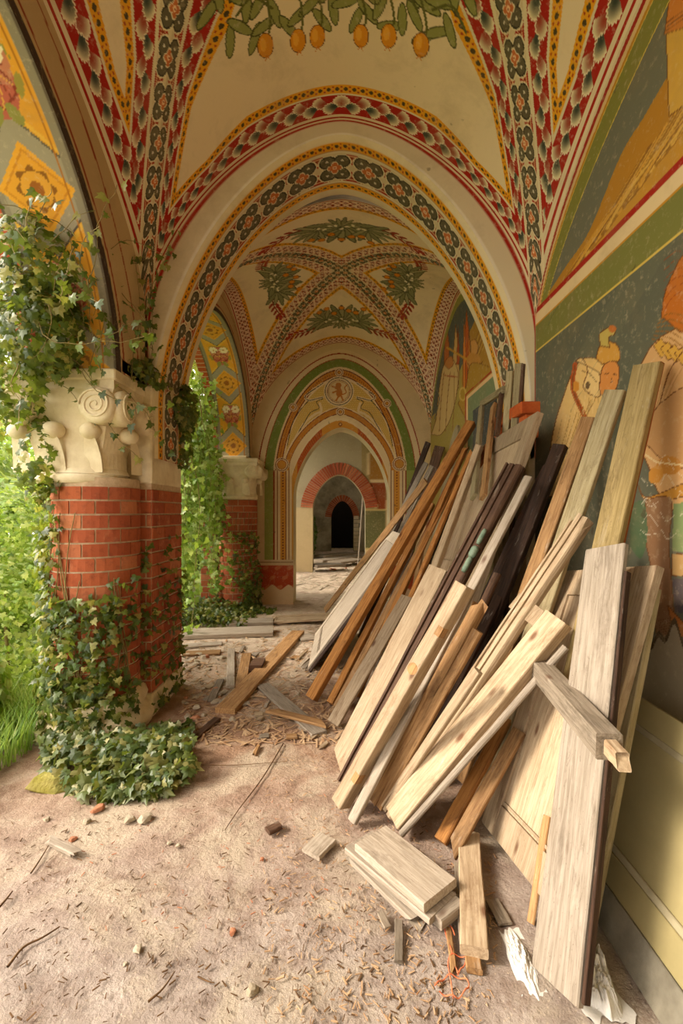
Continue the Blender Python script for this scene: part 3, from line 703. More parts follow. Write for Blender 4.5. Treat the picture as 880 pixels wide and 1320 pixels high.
o['label'] = 'plastered wall with brick arched doorway beyond the far opening'
wall3 = o
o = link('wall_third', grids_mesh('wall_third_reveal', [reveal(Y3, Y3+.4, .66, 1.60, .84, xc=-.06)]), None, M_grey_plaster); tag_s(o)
quad('wall_third_right', [(1.75, YW+.4, -.1), (1.75, Y3+.1, -.1), (1.75, Y3+.1, 4.6), (1.75, YW+.4, 4.6)], M_plaster)
quad('wall_third_left', [(-2.0, YW+.4, -.1), (-2.0, 8.3, -.1), (-2.0, 8.3, 4.6), (-2.0, YW+.4, 4.6)], M_plaster)
quad('wall_third_left', [(-2.0, 11.1, -.1), (-2.0, Y3+.1, -.1), (-2.0, Y3+.1, 4.6), (-2.0, 11.1, 4.6)], M_plaster)
quad('wall_third_left', [(-2.0, 8.3, 3.5), (-2.0, 11.1, 3.5), (-2.0, 11.1, 4.6), (-2.0, 8.3, 4.6)], M_plaster)
Y4 = 17.5
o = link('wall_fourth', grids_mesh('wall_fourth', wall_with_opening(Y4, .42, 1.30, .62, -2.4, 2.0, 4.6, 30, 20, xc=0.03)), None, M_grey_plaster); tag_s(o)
wall4 = o
quad('wall_fourth_right', [(1.5, Y3+.4, -.1), (1.5, Y4, -.1), (1.5, Y4, 4.6), (1.5, Y3+.4, 4.6)], M_grey_plaster)
quad('wall_fourth_left', [(-1.9, 14.2, -.1), (-1.9, Y4, -.1), (-1.9, Y4, 4.6), (-1.9, 14.2, 4.6)], M_grey_plaster)
o = link('wall_doorway_dark', grids_mesh('wall_doorway_dark', [np.array([[(-.6, Y4+.02, -.1), (-.6, Y4+.02, 2.6)], [(-.6, Y4+1.5, -.1), (-.6, Y4+1.5, 2.6)], [(.7, Y4+1.5, -.1), (.7, Y4+1.5, 2.6)], [(.7, Y4+.02, -.1), (.7, Y4+.02, 2.6)]], float)], smooth=False), None, M_black); tag_s(o)  # black walls put the last doorway's darkness into the colour
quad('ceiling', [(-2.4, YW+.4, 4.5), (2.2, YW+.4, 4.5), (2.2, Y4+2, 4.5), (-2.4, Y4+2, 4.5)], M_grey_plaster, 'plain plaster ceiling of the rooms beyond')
quad('ceiling', [(-2.2, -1.8, 4.9), (1.8, -1.8, 4.9), (1.8, YW+.5, 4.9), (-2.2, YW+.5, 4.9)], M_grey_plaster, 'unseen roof slab added above the painted vaults to keep sky light out')  # slab added out of view so no sky light leaks in

# unseen corridor bay behind the viewer with garden arch, added to block light
quad('ceiling', [(-2.2, -7, 4.5), (1.8, -7, 4.5), (1.8, -1.58, 4.5), (-2.2, -1.58, 4.5)], M_plaster, 'plain ceiling of the unseen bay added behind the viewer')
quad('wall_right', [(A, -7, -.05), (A, -1.58, -.05), (A, -1.58, 4.5), (A, -7, 4.5)], M_plaster, 'plain right wall of the unseen bay added behind the viewer')
quad('wall_near', [(-2.2, -7, -.05), (1.8, -7, -.05), (1.8, -7, 4.6), (-2.2, -7, 4.6)], M_plaster, 'plain unseen end wall added behind the viewer')
o = link('wall_left', grids_mesh('wall_left_near', wall_with_opening(-A, 2.0, 2.35, 1.5, -7, -1.58, 4.5, 30, 20, xc=-4.2, p=2.0, axis='x', z0=-.05)), None, M_plaster); tag_s(o)
def voussoirs(parent, Yf, w, zs, r, th, n, xc, depth=.03, p=1.7):
    t = np.linspace(0, math.pi, n+1)
    tt_ = np.linspace(0, math.pi, 400); X, Z = opening(tt_, w, zs, r, p); s = np.concatenate([[0], np.cumsum(np.hypot(np.diff(X), np.diff(Z)))])
    sx = np.linspace(0, s[-1], n+1); xi = np.interp(sx, s, X); zi = np.interp(sx, s, Z)
    dx = np.gradient(xi); dz = np.gradient(zi); L = np.hypot(dx, dz); ox, oz = -dz/L, dx/L
    for i in range(n):
        g = .10
        def pt(k, f, d):
            a = i+k; a0 = int(math.floor(a)); fr = a-a0; a1 = min(a0+1, n)
            x = xi[a0]*(1-fr)+xi[a1]*fr; z = zi[a0]*(1-fr)+zi[a1]*fr; nx = ox[a0]*(1-fr)+ox[a1]*fr; nz = oz[a0]*(1-fr)+oz[a1]*fr
            return (xc+x+nx*th*f, Yf+d, z+nz*th*f)
        V = [pt(g, 0, -depth), pt(1-g, 0, -depth), pt(1-g, 1, -depth), pt(g, 1, -depth), pt(g, 0, .02), pt(1-g, 0, .02), pt(1-g, 1, .02), pt(g, 1, .02)]
        link('brick', raw_mesh('voussoir', V, [(3, 2, 1, 0), (4, 5, 6, 7), (0, 1, 5, 4), (1, 2, 6, 5), (2, 3, 7, 6), (3, 0, 4, 7)]), parent, M_brick)
voussoirs(wall3, Y3, .66, 1.60, .84, .30, 46, -.06)
voussoirs(wall4, Y4, .42, 1.30, .62, .24, 26, .03)
for i in range(9):                                     # white stone blocks beside the last doorway
    bbox('stone_block', (.47, .66+.06*(i % 2), Y4-.04, Y4+.02, .02+i*.15, .15+i*.15), M_stone, wall4, .006)

# ------------------------------------------------------------------ left arcade: wall faces, soffits, outer face
XI, XO = -A, -1.95
def paint_arcade(V):
    C = np.tile(lin('c8ae84'), (len(V), 1))
    for yc, hw, r in ((.9, 2.03, 1.62), (5.65, 1.52, 1.52)):
        s = np.clip(abs(V[:, 1]-yc)/(hw), 0, 1.4)
        # distance-like measure to the opening edge
        e = np.hypot((V[:, 1]-yc)/hw, np.maximum(V[:, 2]-2.35, 0)/r)
        near = abs(V[:, 1]-yc) < hw+.55
        k = near & (e < 1.035); C[k] = lin('4a3c34')
        k = near & (e > 1.05) & (e < 1.06); C[k] = lin('98402c')
        k = near & (e > 1.16) & (e < 1.168); C[k] = lin('98402c')
    return C
gs = wall_with_opening(XI, 2.03, 2.35, 1.62, -1.6, 3.36, 4.5, 200, 160, xc=.9, p=2.0, axis='x', z0=2.40)
gs[1] = gs[1][:1]*0+gs[1] if False else gs[1]
o = link('wall_left', grids_mesh('wall_left', gs, paint_arcade, smooth=False), None, M_paint); tag_s(o); o['label'] = 'left arcade wall above the near garden arch'
gs = wall_with_opening(XI, 1.52, 2.35, 1.52, 4.04, 7.45, 4.5, 140, 120, xc=5.65, p=2.0, axis='x', z0=2.40)
o = link('wall_left', grids_mesh('wall_left_far', gs, paint_arcade, smooth=False), None, M_paint); tag_s(o); o['label'] = 'left arcade wall above the second garden arch'
# outer brick face, split for each bay
for nm, yc, hw, r, y0, y1 in (('a', .9, 2.03, 1.62, -1.6, 3.7), ('b', 5.65, 1.52, 1.52, 3.7, 7.8)):
    gs = wall_with_opening(XO-.12, hw, 2.35, r, y0, y1, 5.0, 40, 30, xc=yc, p=2.0, axis='x', z0=2.3)
    o = link('wall_outer', grids_mesh('outer_face', gs, None, False), None, M_terra); tag_s(o)
def soffit_arcade(yc, hw, r, n, k, per=.98, ph=0):
    t = np.linspace(0, math.pi, 600); Y, Z = opening(t, hw, 2.35, r, 2.0); s = np.concatenate([[0], np.cumsum(np.hypot(np.diff(Y), np.diff(Z)))])
    ss = np.linspace(0, s[-1], n); Yu = np.interp(ss, s, Y)+yc; Zu = np.interp(ss, s, Z); xx = np.linspace(XI, XO-.12, k)
    G = np.stack([np.repeat(xx[None], n, 0), np.repeat(Yu[:, None], k, 1), np.repeat(Zu[:, None], k, 1)], -1)
    S = (s[-1]-np.repeat(ss[:, None], k, 1)).ravel()          # measured from the far springing
    def col(V):
        a = (V[:, 0]-XI)/(XO-XI); b = (a-.5)*(XI-XO); Sx = S+ph
        C = np.tile(lin('dc9c2c'), (len(V), 1)); q = np.mod(Sx, per)-per/2; w = abs(b)
        C[w > .195] = lin('8a8068'); C[w > .235] = lin('5c5040')
        # grey field round the diamonds with yellow framed diamond
        dm = abs(q)+w*1.0; C[(dm < .34) & (w < .195)] = lin('9c9278')
        C[(dm > .325) & (dm < .34) & (w < .195)] = lin('5a5244'); C[(dm > .345) & (dm < .375) & (w < .195)] = lin('e0ac3c')
        C[(dm < .215)] = lin('e0a02c'); C[(dm < .185)] = lin('c88420'); C[(dm < .17)] = lin('dc9c2c')
        r_ = np.hypot(q, b); th = np.arctan2(b, q); C[(r_ < .10+.012*np.cos(8*th))] = lin('8c5a18'); C[r_ < .085] = lin('d89c34'); C[r_ < .04] = lin('9a5c1c')
        # long panels between with pink and white flowers
        q2 = np.mod(Sx+per/2, per)-per/2
        p = Paint(b, q2, 'ffffff'); p.C = C
        p.ell(0, -.02, .12, .17, 'b8604a'); p.ell(-.07, .04, .06, .09, 'c07858'); p.ell(.07, .04, .06, .09, 'c07858')
        for sx in (-1, 1):
            for j in range(6):
                t_ = j*math.pi/3; p.ell(.068*sx+.036*math.cos(t_), .075+.036*math.sin(t_), .024, .024, 'ecdcb4')
            p.ell(.068*sx, .075, .010, .010, 'c8a040'); p.line(curve([(0, -.15), (.1*sx, -.08), (.06*sx, .0), (.02*sx, -.04)]), .012, '8c3c28')
            p.line(curve([(0, .14), (.1*sx, .15), (.14*sx, .04)]), .010, '8a8a3c')
        for j in range(9):
            t_ = j*.7; p.line(curve([(0, -.04), (.05*math.cos(t_), -.04+.05*math.sin(t_)), (.10*math.cos(t_+.5), -.04+.11*math.sin(t_+.5))]), .007, '8a3c28' if j % 2 else 'd8a048')
        for sx in (-1, 1): p.ell(.045*sx, -.17, .03, .05, '8c8a40', .5*sx); p.ell(.13*sx, -.06, .02, .05, '9a8c3c', -.3*sx)
        C = p.C
        C[(w > .165) & (w < .172)] = lin('a86818')
        k_ = a > 1.0; C[k_] = lin('b4502c'); C[k_ & (np.mod(Sx, .075) < .012)] = lin('c8a888')
        return C
    return G, col
G, c_ = soffit_arcade(.9, 2.03, 1.62, 800, 70, ph=.42); o = link('wall_left_soffit', grids_mesh('near_soffit', [G[::1]], c_), None, M_paint); tag_s(o); o['label'] = 'ochre painted soffit of the near garden arch with diamonds and flowers'
G, c_ = soffit_arcade(5.65, 1.52, 1.52, 420, 40, ph=.30); o = link('wall_left_soffit', grids_mesh('far_soffit', [G], c_), None, M_paint); tag_s(o); o['label'] = 'ochre painted soffit of the second garden arch'

# ------------------------------------------------------------------ pillars
CH = .0945
def curved_brick(cx, cy, r, a0, a1, z0, z1, parent, dep=.04):
    n = 4; th = np.linspace(a0, a1, n); V = []
    for t in th:
        c, s_ = math.cos(t), math.sin(t)
        V += [(cx+r*c, cy+r*s_, z0), (cx+r*c, cy+r*s_, z1), (cx+(r-dep)*c, cy+(r-dep)*s_, z1), (cx+(r-dep)*c, cy+(r-dep)*s_, z0)]
    Q = []
    for i in range(n-1):
        a = i*4; b = a+4; Q += [(a, b, b+1, a+1), (a+1, b+1, b+2, a+2), (a+3, a, a+0, a+0)][:2]; Q += [(a, a+3, b+3, b)]
    Q += [(0, 1, 2, 3), (n*4-4, n*4-1, n*4-2, n*4-3)]
    me = raw_mesh('curved_brick', V, Q); return link('brick', me, parent, M_brick)
def brick_courses_flat(parent, p0, p1, out, z0, nc, proud=.005, L=.235, mort=.012, dep=.05):
    """bricks along a vertical face from p0 to p1 (plan points), out = outward normal"""
    p0 = Vector((*p0, 0)); p1 = Vector((*p1, 0)); d = (p1-p0); T = d.length; d.normalize(); o_ = Vector((*out, 0))
    for c in range(nc):
        s = 0 if c % 2 == 0 else -L*.5
        while s < T-.01:
            a = max(s, 0)+mort/2; b = min(s+L, T)-mort/2
            if b-a > .02:
                j = random.uniform(-.002, .003); q0 = p0+d*a+o_*(proud+j); q1 = p0+d*b+o_*(proud+j); r0 = q0-o_*dep; r1 = q1-o_*dep
                za = z0+c*CH+mort/2; zb = z0+(c+1)*CH-mort/2
                V = [(*q0.xy, za), (*q1.xy, za), (*r1.xy, za), (*r0.xy, za), (*q0.xy, zb), (*q1.xy, zb), (*r1.xy, zb), (*r0.xy, zb)]
                link('brick', bevel_mesh(raw_mesh('brick', V, BF), .003), parent, M_brick)
            s += L
def spiral_relief(r0, turns=2.6, n=60, w=.011):
    t = np.linspace(0, 1, n); a = t*turns*2*math.pi; r = r0*(1-t*.9); return np.stack([r*np.cos(a), np.zeros(n), r*np.sin(a)], 1)
def capital(parent, x0, x1, y0, y1, z0, z1):
    """block capital: bell, abacus, corner volutes, buds and neck ring; faces -y and +x are seen"""
    cx, cy = (x0+x1)/2, (y0+y1)/2; H = z1-z0; wx, wy = (x1-x0)/2, (y1-y0)/2
    def sq(fx, fy, z): return [(cx-wx*fx, cy-wy*fy, z), (cx+wx*fx, cy-wy*fy, z), (cx+wx*fx, cy+wy*fy, z), (cx-wx*fx, cy+wy*fy, z)]
    prof = [(.80, 0), (.88, .05), (.82, .10), (.80, .25), (.84, .45), (.90, .66), (.98, .80), (1.0, .82), (1.0, 1.0), (.9, 1.0)]
    V, Q = [], []
    n = 12
    for k, (f, h) in enumerate(prof):
        for i in range(n*4):                       # rounded below, square above
            s_, t = divmod(i, n); t = t/n; cs = [(-1, -1), (1, -1), (1, 1), (-1, 1)]; a = cs[s_]; b = cs[(s_+1) % 4]
            qx, qy = a[0]+(b[0]-a[0])*t, a[1]+(b[1]-a[1])*t; m = math.hypot(qx, qy); rd = max(0, 1-h/.75)
            qx = qx*(1-rd)+qx/m*rd*1.0; qy = qy*(1-rd)+qy/m*rd*1.0
            V.append((cx+qx*wx*f, cy+qy*wy*f, z0+H*h))
    m4 = n*4
    for k in range(len(prof)-1):
        for i in range(m4): Q.append((k*m4+i, k*m4+(i+1) % m4, (k+1)*m4+(i+1) % m4, (k+1)*m4+i))
    link('bell', raw_mesh('bell', V, Q, False), parent, M_stone)
    bbox('abacus', (x0-.015, x1+.015, y0-.015, y1+.015, z1-.07*H/.7, z1), M_stone, parent, .008)
    vr = .13*H/.7*.9
    for fx, sx in ((x0, 1), (x1, -1)):             # volutes on front face
        c0 = Vector((fx+sx*vr*.8, y0-.012, z1-.24*H/.7))
        me = lathe_mesh('volute', [(0, -.045), (vr*.75, -.045), (vr, -.02), (vr, .08), (0, .08)], 24)
        v = link('volute', me, parent, M_stone); v.location = c0; v.rotation_euler = (-math.pi/2, 0, 0)
        sp = spiral_relief(vr*.86)*np.array([sx, 1, 1]); link('volute_scroll', tubes_mesh('scroll', [(sp[:, [0, 2, 1]]*np.array([1, -1, 1]), .008, .005, 5)]), v, M_stone).location = (0, 0, -.047)
    for fy, sy in ((y0, 1), (y1, -1)):             # volutes on the corridor face
        c0 = Vector((x1+.012, fy+sy*vr*.8, z1-.24*H/.7)); me = lathe_mesh('volute', [(0, -.08), (vr, -.08), (vr, .02), (vr*.75, .045), (0, .045)], 24)
        v = link('volute', me, parent, M_stone); v.location = c0; v.rotation_euler = (0, math.pi/2, 0)
        sp = spiral_relief(vr*.86); sp = np.stack([-sp[:, 2], sy*sp[:, 0], sp[:, 1]], 1); link('volute_scroll', tubes_mesh('scroll', [(sp, .008, .005, 5)]), v, M_stone).location = (0, 0, .047)
    for i, (bx, by) in enumerate(((x0+.16*wx, y0+.02), (cx-.12*wx, y0-.02), (cx+.5*wx, y0+.02), (x1-.0, cy))):
        bm = bmesh.new(); bmesh.ops.create_uvsphere(bm, u_segments=14, v_segments=9, radius=.066*H/.7)
        for vv in bm.verts: vv.co.z *= .85; vv.co.y *= 1.1
        me = bpy.data.meshes.new('bud'); bm.to_mesh(me); bm.free(); me.polygons.foreach_set('use_smooth', [True]*len(me.polygons))
        b = link('bud', me, parent, M_stone); b.location = (bx-(.03 if i == 3 else 0), by+(.03 if i < 3 else 0), z0+.44*H)
        # leaf curling under each bud
        G = np.zeros((7, 9, 3))
        for a in range(7):
            for c in range(9):
                u = a/6*2-1; t = c/8; wd = .06*(1-t**2*.6); G[a, c] = (bx+u*wd*(1 if i < 3 else .2), by+.06-.07*t**2+(0 if i < 3 else u*wd), z0+.06*H+t*.38*H)
        link('leaf_carving', grids_mesh('carving', [G]), parent, M_stone)
    ring = lathe_mesh('neck_ring', [(wx*.80, -.03), (wx*.86, -.015), (wx*.86, .015), (wx*.80, .03)], 28); rg = link('neck_ring', ring, parent, M_stone)
    rg.location = (cx, cy, z0); rg.scale = (1, min(1, wy/wx*1.15), 1)

# near pillar
ZB = 1.71
pil = empty('brick_pillar', (-1.7, 3.5, 0)); tag(pil, 'large near brick pillar with carved stone capital, half wrapped in ivy', 'pillar')
pil_off = Vector((1.7, -3.5, 0))
def under(parent):       # children built in world coordinates: shift back by the parent's location
    for c in parent.children:
        c.location = Vector(c.location)-Vector(parent.location)
PX0, PX1, PY0, PY1 = -2.02, -1.40, 3.36, 3.98
bbox('mortar_core', (PX0+.004, PX1-.004, PY0+.004, PY1-.004, -.05, ZB), M_mortar, pil, 0)
bbox('stone_plinth', (PX0-.01, PX1+.012, PY0-.012, PY1+.012, -.05, .16), M_stone, pil, .008)
brick_courses_flat(pil, (PX1, PY0), (PX1, PY1), (1, 0), .16, 16)
brick_courses_flat(pil, (PX1-.16, PY0), (PX1, PY0), (0, -1), .16, 16)
brick_courses_flat(pil, (PX0, PY1), (PX1, PY1), (0, 1), .16, 16)
CCX, CCY, CR = -1.735, 3.235, .285
link('mortar_core', lathe_mesh('core', [(CR-.008, -.05), (CR-.008, ZB+.02)], 32), pil, M_mortar).location = (CCX, CCY, 0)
for c in range(16):
    a0 = math.pi+.1 + (.0 if c % 2 else .28)
    z0 = .16+c*CH+.006; z1 = z0+CH-.012; a = a0-.6
    while a < 2*math.pi+.25:
        curved_brick(CCX, CCY, CR, a+.02, min(a+.56, 2*math.pi+.3)-.02, z0, z1, pil); a += .56
link('column_base', lathe_mesh('base', [(CR-.02, .26), (CR+.03, .24), (CR+.05, .19), (CR+.03, .14), (CR+.06, .12), (CR+.10, .06), (CR+.08, .0), (CR, -.05)], 32), pil, M_stone).location = (CCX, CCY, 0)
capital(pil, -2.16, -1.46, 2.92, 3.46, 1.72, 2.42)
bbox('stone_impost', (PX0, PX1+.0, PY0-.0, PY1, ZB, 2.44), M_stone, pil, .01)
bbox('stone_impost', (-2.10, -1.45, 3.0, 3.98, 2.42, 2.52), M_stone, pil, .01)
under(pil)

# second pillar (round engaged column)
p2 = empty('brick_pillar', (-1.7, 7.2, 0)); tag(p2, 'second brick column with scrolled stone capital beside the far wall', 'pillar')
CX2, CY2, R2 = -1.62, 7.12, .30
link('mortar_core', lathe_mesh('core', [(R2-.008, -.05), (R2-.008, 1.72)], 32), p2, M_mortar).location = (CX2, CY2, 0)
for c in range(17):
    z0 = .08+c*CH+.006; z1 = z0+CH-.012; a = math.pi*.95+(0 if c % 2 else .28)
    while a < 2*math.pi+.5: curved_brick(CX2, CY2, R2, a+.02, a+.54, z0, z1, p2); a += .56
brick_courses_flat(p2, (-2.15, 6.95), (-1.92, 6.95), (0, -1), .08, 24)
bbox('mortar_core', (-2.15, -1.92, 6.955, 7.4, -.05, 2.36), M_mortar, p2, 0)
capital(p2, CX2-.36, CX2+.36, 6.78, 7.40, 1.72, 2.30)
bbox('stone_impost', (-2.1, -1.45, 6.95, 7.42, 2.28, 2.36), M_stone, p2, .01)
under(p2)

# terracotta impost on the right pier
im = empty('terracotta_impost', (1.45, 3.7, 2.2)); tag(im, 'stepped red terracotta impost where the arch meets the right wall', 'impost')
for k, (dx, z0, z1) in enumerate(((.12, 2.22, 2.31), (.08, 2.15, 2.22), (.05, 2.05, 2.15))):
    bbox('moulding', (A-dx-.02, A+.02, YA-.03-dx*.4, YB+.03, z0, z1), M_terra, im, .008)
under(im)
bbox('wall_right_pier', (1.385, 1.45, YA, YB, -.05, 2.06), M_plaster, None, .01)['kind'] = 'structure'

# ------------------------------------------------------------------ floor and garden ground
def fbm(x, y, s=1.0): return mnoise.fractal(Vector((x*s, y*s, 3.1)), 1.0, 2.0, 4)
xs = np.linspace(-2.15, 1.8, 170); ysf = 1/np.linspace(1/19.0, 1/.9, 330); ysf = ysf[::-1]
Gz = np.zeros((len(xs), len(ysf), 3))
for i, x in enumerate(xs):
    for j, y in enumerate(ysf):
        Gz[i, j] = (x, y, fbm(x, y, 1.7)*.011+fbm(x, y, 7)*.006-.004)
xb = np.linspace(-2.15, 1.8, 12); yb = np.linspace(-7, 1.0, 12); Gb_ = np.stack([*np.meshgrid(xb, yb, indexing='ij'), np.full((12, 12), -.008)], -1)
o = link('floor', grids_mesh('floor', [Gz, Gb_]), None, M_dirt); tag_s(o); o['label'] = 'trampled earth floor strewn with chips'
xs = np.linspace(-22, -2.1, 60); ysg = np.linspace(-8, 30, 90); Gg = np.zeros((60, 90, 3))
for i, x in enumerate(xs):
    for j, y in enumerate(ysg): Gg[i, j] = (x, y, fbm(x, y, .6)*.08-.02*(1 if x > -2.4 else 0)-.01)
Gg[-1, :, 2] = -.02
o = link('garden_ground', grids_mesh('garden', [Gg]), None, M_garden); tag_s(o)

# ------------------------------------------------------------------ planks
def plank_mesh(L, w, t, prof='rect', ends=(0, 0), bend=0.0, seed=0, broken=(False, False)):
    r = random.Random(seed); n = max(5, min(20, int(L/.16)))
    c = min(.004, t*.2)
    if prof == 'rect': cs = [(-w/2+c, 0), (w/2-c, 0), (w/2, -c), (w/2, -t+c), (w/2-c, -t), (-w/2+c, -t), (-w/2, -t+c), (-w/2, -c)]
    elif prof == 'round': cs = [(w/2*math.cos(a), -t/2+t/2*math.sin(a)) for a in np.linspace(math.pi, -math.pi, 12, endpoint=False)]
    elif prof == 'mould':  # boards run with grooves and a bead
        cs = [(-w/2, -t*.35), (-w*.42, -t*.1), (-w*.36, 0), (-w*.10, 0), (-w*.07, -t*.3), (-w*.02, -t*.3), (w*.0, 0), (w*.22, 0), (w*.25, -t*.35), (w*.31, -t*.35), (w*.34, -t*.05), (w*.44, -t*.05), (w/2, -t*.4), (w/2, -t), (-w/2, -t)]
    elif prof == 'tongue': # tongue and groove edge
        cs = [(-w/2+c, 0), (w/2-c, 0), (w/2, -c), (w/2, -t*.35), (w/2+.008, -t*.38), (w/2+.008, -t*.62), (w/2, -t*.65), (w/2, -t+c), (w/2-c, -t), (-w/2+c, -t), (-w/2, -t+c), (-w/2, -c)]
    m = len(cs); V = []
    for i in range(n+1):
        f = i/n; x = f*L; bz = bend*4*f*(1-f); wob = r.uniform(-1, 1)*.0015
        for k, (a, b) in enumerate(cs):
            xx = x
            if i == 0: xx += ends[0]*(a/w+.5)*w+(r.uniform(0, .07) if broken[0] else r.uniform(0, .003))
            if i == n: xx -= ends[1]*(a/w+.5)*w+(r.uniform(0, .09) if broken[1] else r.uniform(0, .003))
            V.append((xx, a+wob, b+bz+r.uniform(-.0008, .0008)))
    Q = [(i*m+k, i*m+(k+1) % m, (i+1)*m+(k+1) % m, (i+1)*m+k) for i in range(n) for k in range(m)]
    bm = bmesh.new(); vs = [bm.verts.new(v) for v in V]
    for q in Q: bm.faces.new([vs[i] for i in q])
    bm.faces.new([vs[k] for k in range(m)][::-1]); bm.faces.new([vs[n*m+k] for k in range(m)])
    bmesh.ops.recalc_face_normals(bm, faces=bm.faces[:])
    me = bpy.data.meshes.new('plank'); bm.to_mesh(me); bm.free(); return me
def basis(B, T, wdir):
    B, T = Vector(B), Vector(T); a = (T-B).normalized()
    if isinstance(wdir, (int, float)):                 # turned about its own length by so many degrees from the viewing side
        v = Vector((0, 0, HC))-(B+T)/2; v = (v-a*v.dot(a)).normalized(); wr = a.cross(v)
        if proj((B+T)/2+wr*.01)[0] < proj((B+T)/2)[0]: wr = -wr
        wdir = wr*math.cos(math.radians(wdir))+v*math.sin(math.radians(wdir))
    w = Vector(wdir); w = (w-a*w.dot(a)).normalized(); n = a.cross(w)
    mid = (B+T)/2
    if n.dot(Vector((0, 0, HC))-mid) < 0: n = -n; w = -w
    w = n.cross(a)
    return a, w, n
PL = {}
SEED = [100]
def plank(name, label, B, T, wpx=None, w=None, t=.03, wdir=(0, 1, 0), mat='cream', prof='rect', cat='plank', group=None, settle=True, **kw):
    a, wv, n = basis(B, T, wdir); B, T = Vector(B), Vector(T); mid = (B+T)/2
    if w is None:
        p0 = proj(mid-wv*.05); p1 = proj(mid+wv*.05); d = proj(T)-proj(B); d = d/np.hypot(*d); e = p1-p0
        w = max(.02, min(.5, .1*wpx/max(.5, abs(d[0]*e[1]-d[1]*e[0]))))
    if settle:
        mz = min((B+wv*s*w/2-n*k*t).z for s in (-1, 1) for k in (0, 1)); dz = .004-mz; B = B+Vector((0, 0, dz))
        a, wv, n = basis(B, T, wdir)
    L = (T-B).length; SEED[0] += 1
    me = plank_mesh(L, w, t, prof, seed=SEED[0], **kw); o = link(name, me, None, WOOD[mat])
    o.matrix_world = Matrix(((a.x, wv.x, n.x, B.x), (a.y, wv.y, n.y, B.y), (a.z, wv.z, n.z, B.z), (0, 0, 0, 1)))
    tag(o, label, cat, group); o['_w'] = w; PL[label] = (o, L, w, t); del o['_w']
    return o
def sub(parent, name, b, mat, bev=.002):
    """box part in the parent's own frame (x along, y across, z out of the face)"""
    me = boxes_mesh(name, [b]); 
    if bev: bevel_mesh(me, bev)
    return link(name, me, parent, mat)
def lean(name, label, bpx, tpx, xt, wpx, t=.03, mat='cream', prof='rect', bz=0.0, wdir=30, **kw):
    return plank(name, label, on_floor(*bpx, bz), at_x(*tpx, xt), wpx=wpx, t=t, mat=mat, prof=prof, wdir=wdir, **kw)
# far left of the heap
lean('batten', 'long thin tan batten at the far left of the heap, nearest the far opening', (418, 790), (548, 620), .88, 7, .025, 'tan')
lean('batten', 'dark reddish stick standing above the far grey laths, left of the arched board', (470, 790), (551, 570), 1.10, 6, .03, 'dark')
lean('lath', 'grey weathered lath crossing above the panelled shutter, leftmost of the grey laths', (440, 812), (549, 596), 1.0, 6, .02, 'grey')
lean('lath', 'grey weathered lath in the middle of the grey laths above the shutter', (452, 818), (556, 600), 1.02, 6, .02, 'grey', prof='mould')
lean('lath', 'dark grey weathered lath nearest the long orange beam', (462, 824), (562, 604), 1.05, 5, .02, 'brown')
lean('board', 'brown round-cornered board behind the grey laths, against the fresco', (500, 800), (566, 575), 1.30, 12, .03, 'brown')
# panelled shutter leaning low
def panel_door(name, label, B, T, wdir, w, t, mat, stile=.09, rails=(0, 1), inset=.012, group=None, cat='shutter', mid=()):
    a, wv, n = basis(B, T, wdir); B, T = Vector(B), Vector(T)
    mz = min((B+wv*s*w/2-n*k*t).z for s in (-1, 1) for k in (0, 1)); B = B+Vector((0, 0, .004-mz)); a, wv, n = basis(B, T, wdir)
    L = (T-B).length; e = empty(name, B)
    e.matrix_world = Matrix(((a.x, wv.x, n.x, B.x), (a.y, wv.y, n.y, B.y), (a.z, wv.z, n.z, B.z), (0, 0, 0, 1)))
    tag(e, label, cat, group)
    for s in (-1, 1): sub(e, 'stile', (0, L, s*w/2-(stile if s > 0 else 0), s*w/2+(stile if s < 0 else 0), -t, 0), WOOD[mat])
    for x in (0, L-stile*1.1)+tuple(m*L for m in mid): sub(e, 'rail', (x+.001, x+stile*1.1, -w/2+stile, w/2-stile, -t, -.001), WOOD[mat])
    xs_ = [stile*1.1]+[m*L for m in mid]+[L-stile*1.1]
    for i in range(len(xs_)-1):
        x0 = xs_[i]+(stile*1.1 if i else 0)
        sub(e, 'panel', (x0, xs_[i+1], -w/2+stile, w/2-stile, -t*.7, -inset), WOOD[mat])
        sub(e, 'panel_moulding', (x0+.01, x0+.022, -w/2+stile+.01, w/2-stile-.01, -inset, -inset*.3), WOOD[mat], 0)
    return e
panel_door('panelled_shutter', 'whitish grey panelled shutter leaning low at the left of the heap', (-.32, 4.9, 0), (.60, 4.9, 1.28), (0, 1, 0), 1.22, .035, 'pale', .12)
lean('batten', 'thin dark brown batten lying along the lower edge of the panelled shutter', (398, 868), (492, 742), .38, 4, .02, 'dark')
# long orange beam and friends
lean('timber', 'longest bright orange beam at the left of the heap reaching the far fresco', (398, 908), (606, 542), 1.22, 11, .075, 'orange')
lean('plank', 'orange brown plank just right of the longest orange beam', (424, 912), (556, 648), .90, 7, .05, 'orange')
lean('batten', 'thin tan batten between the orange brown plank and the curved lath', (432, 916), (560, 668), .84, 7, .03, 'tan')
lean('batten', 'dark tarnished pipe-like batten behind the thin tan batten', (452, 880), (572, 640), .98, 6, .03, 'dark', prof='round')
lean('lath', 'reddish split lath between the longest orange beam and the splintered planks', (452, 898), (592, 590), 1.16, 4, .04, 'rust')
lean('lath', 'pale split lath behind the leftmost splintered orange plank', (464, 890), (588, 604), 1.20, 4, .035, 'cream')
lean('lath', 'dark warped lath just left of the honey yellow plank', (478, 905), (604, 598), 1.24, 5, .035, 'dark', bend=.015)
lean('lath', 'short greyish lath with a pale end tucked beside the orange brown plank', (440, 908), (530, 718), .72, 5, .03, 'grey')
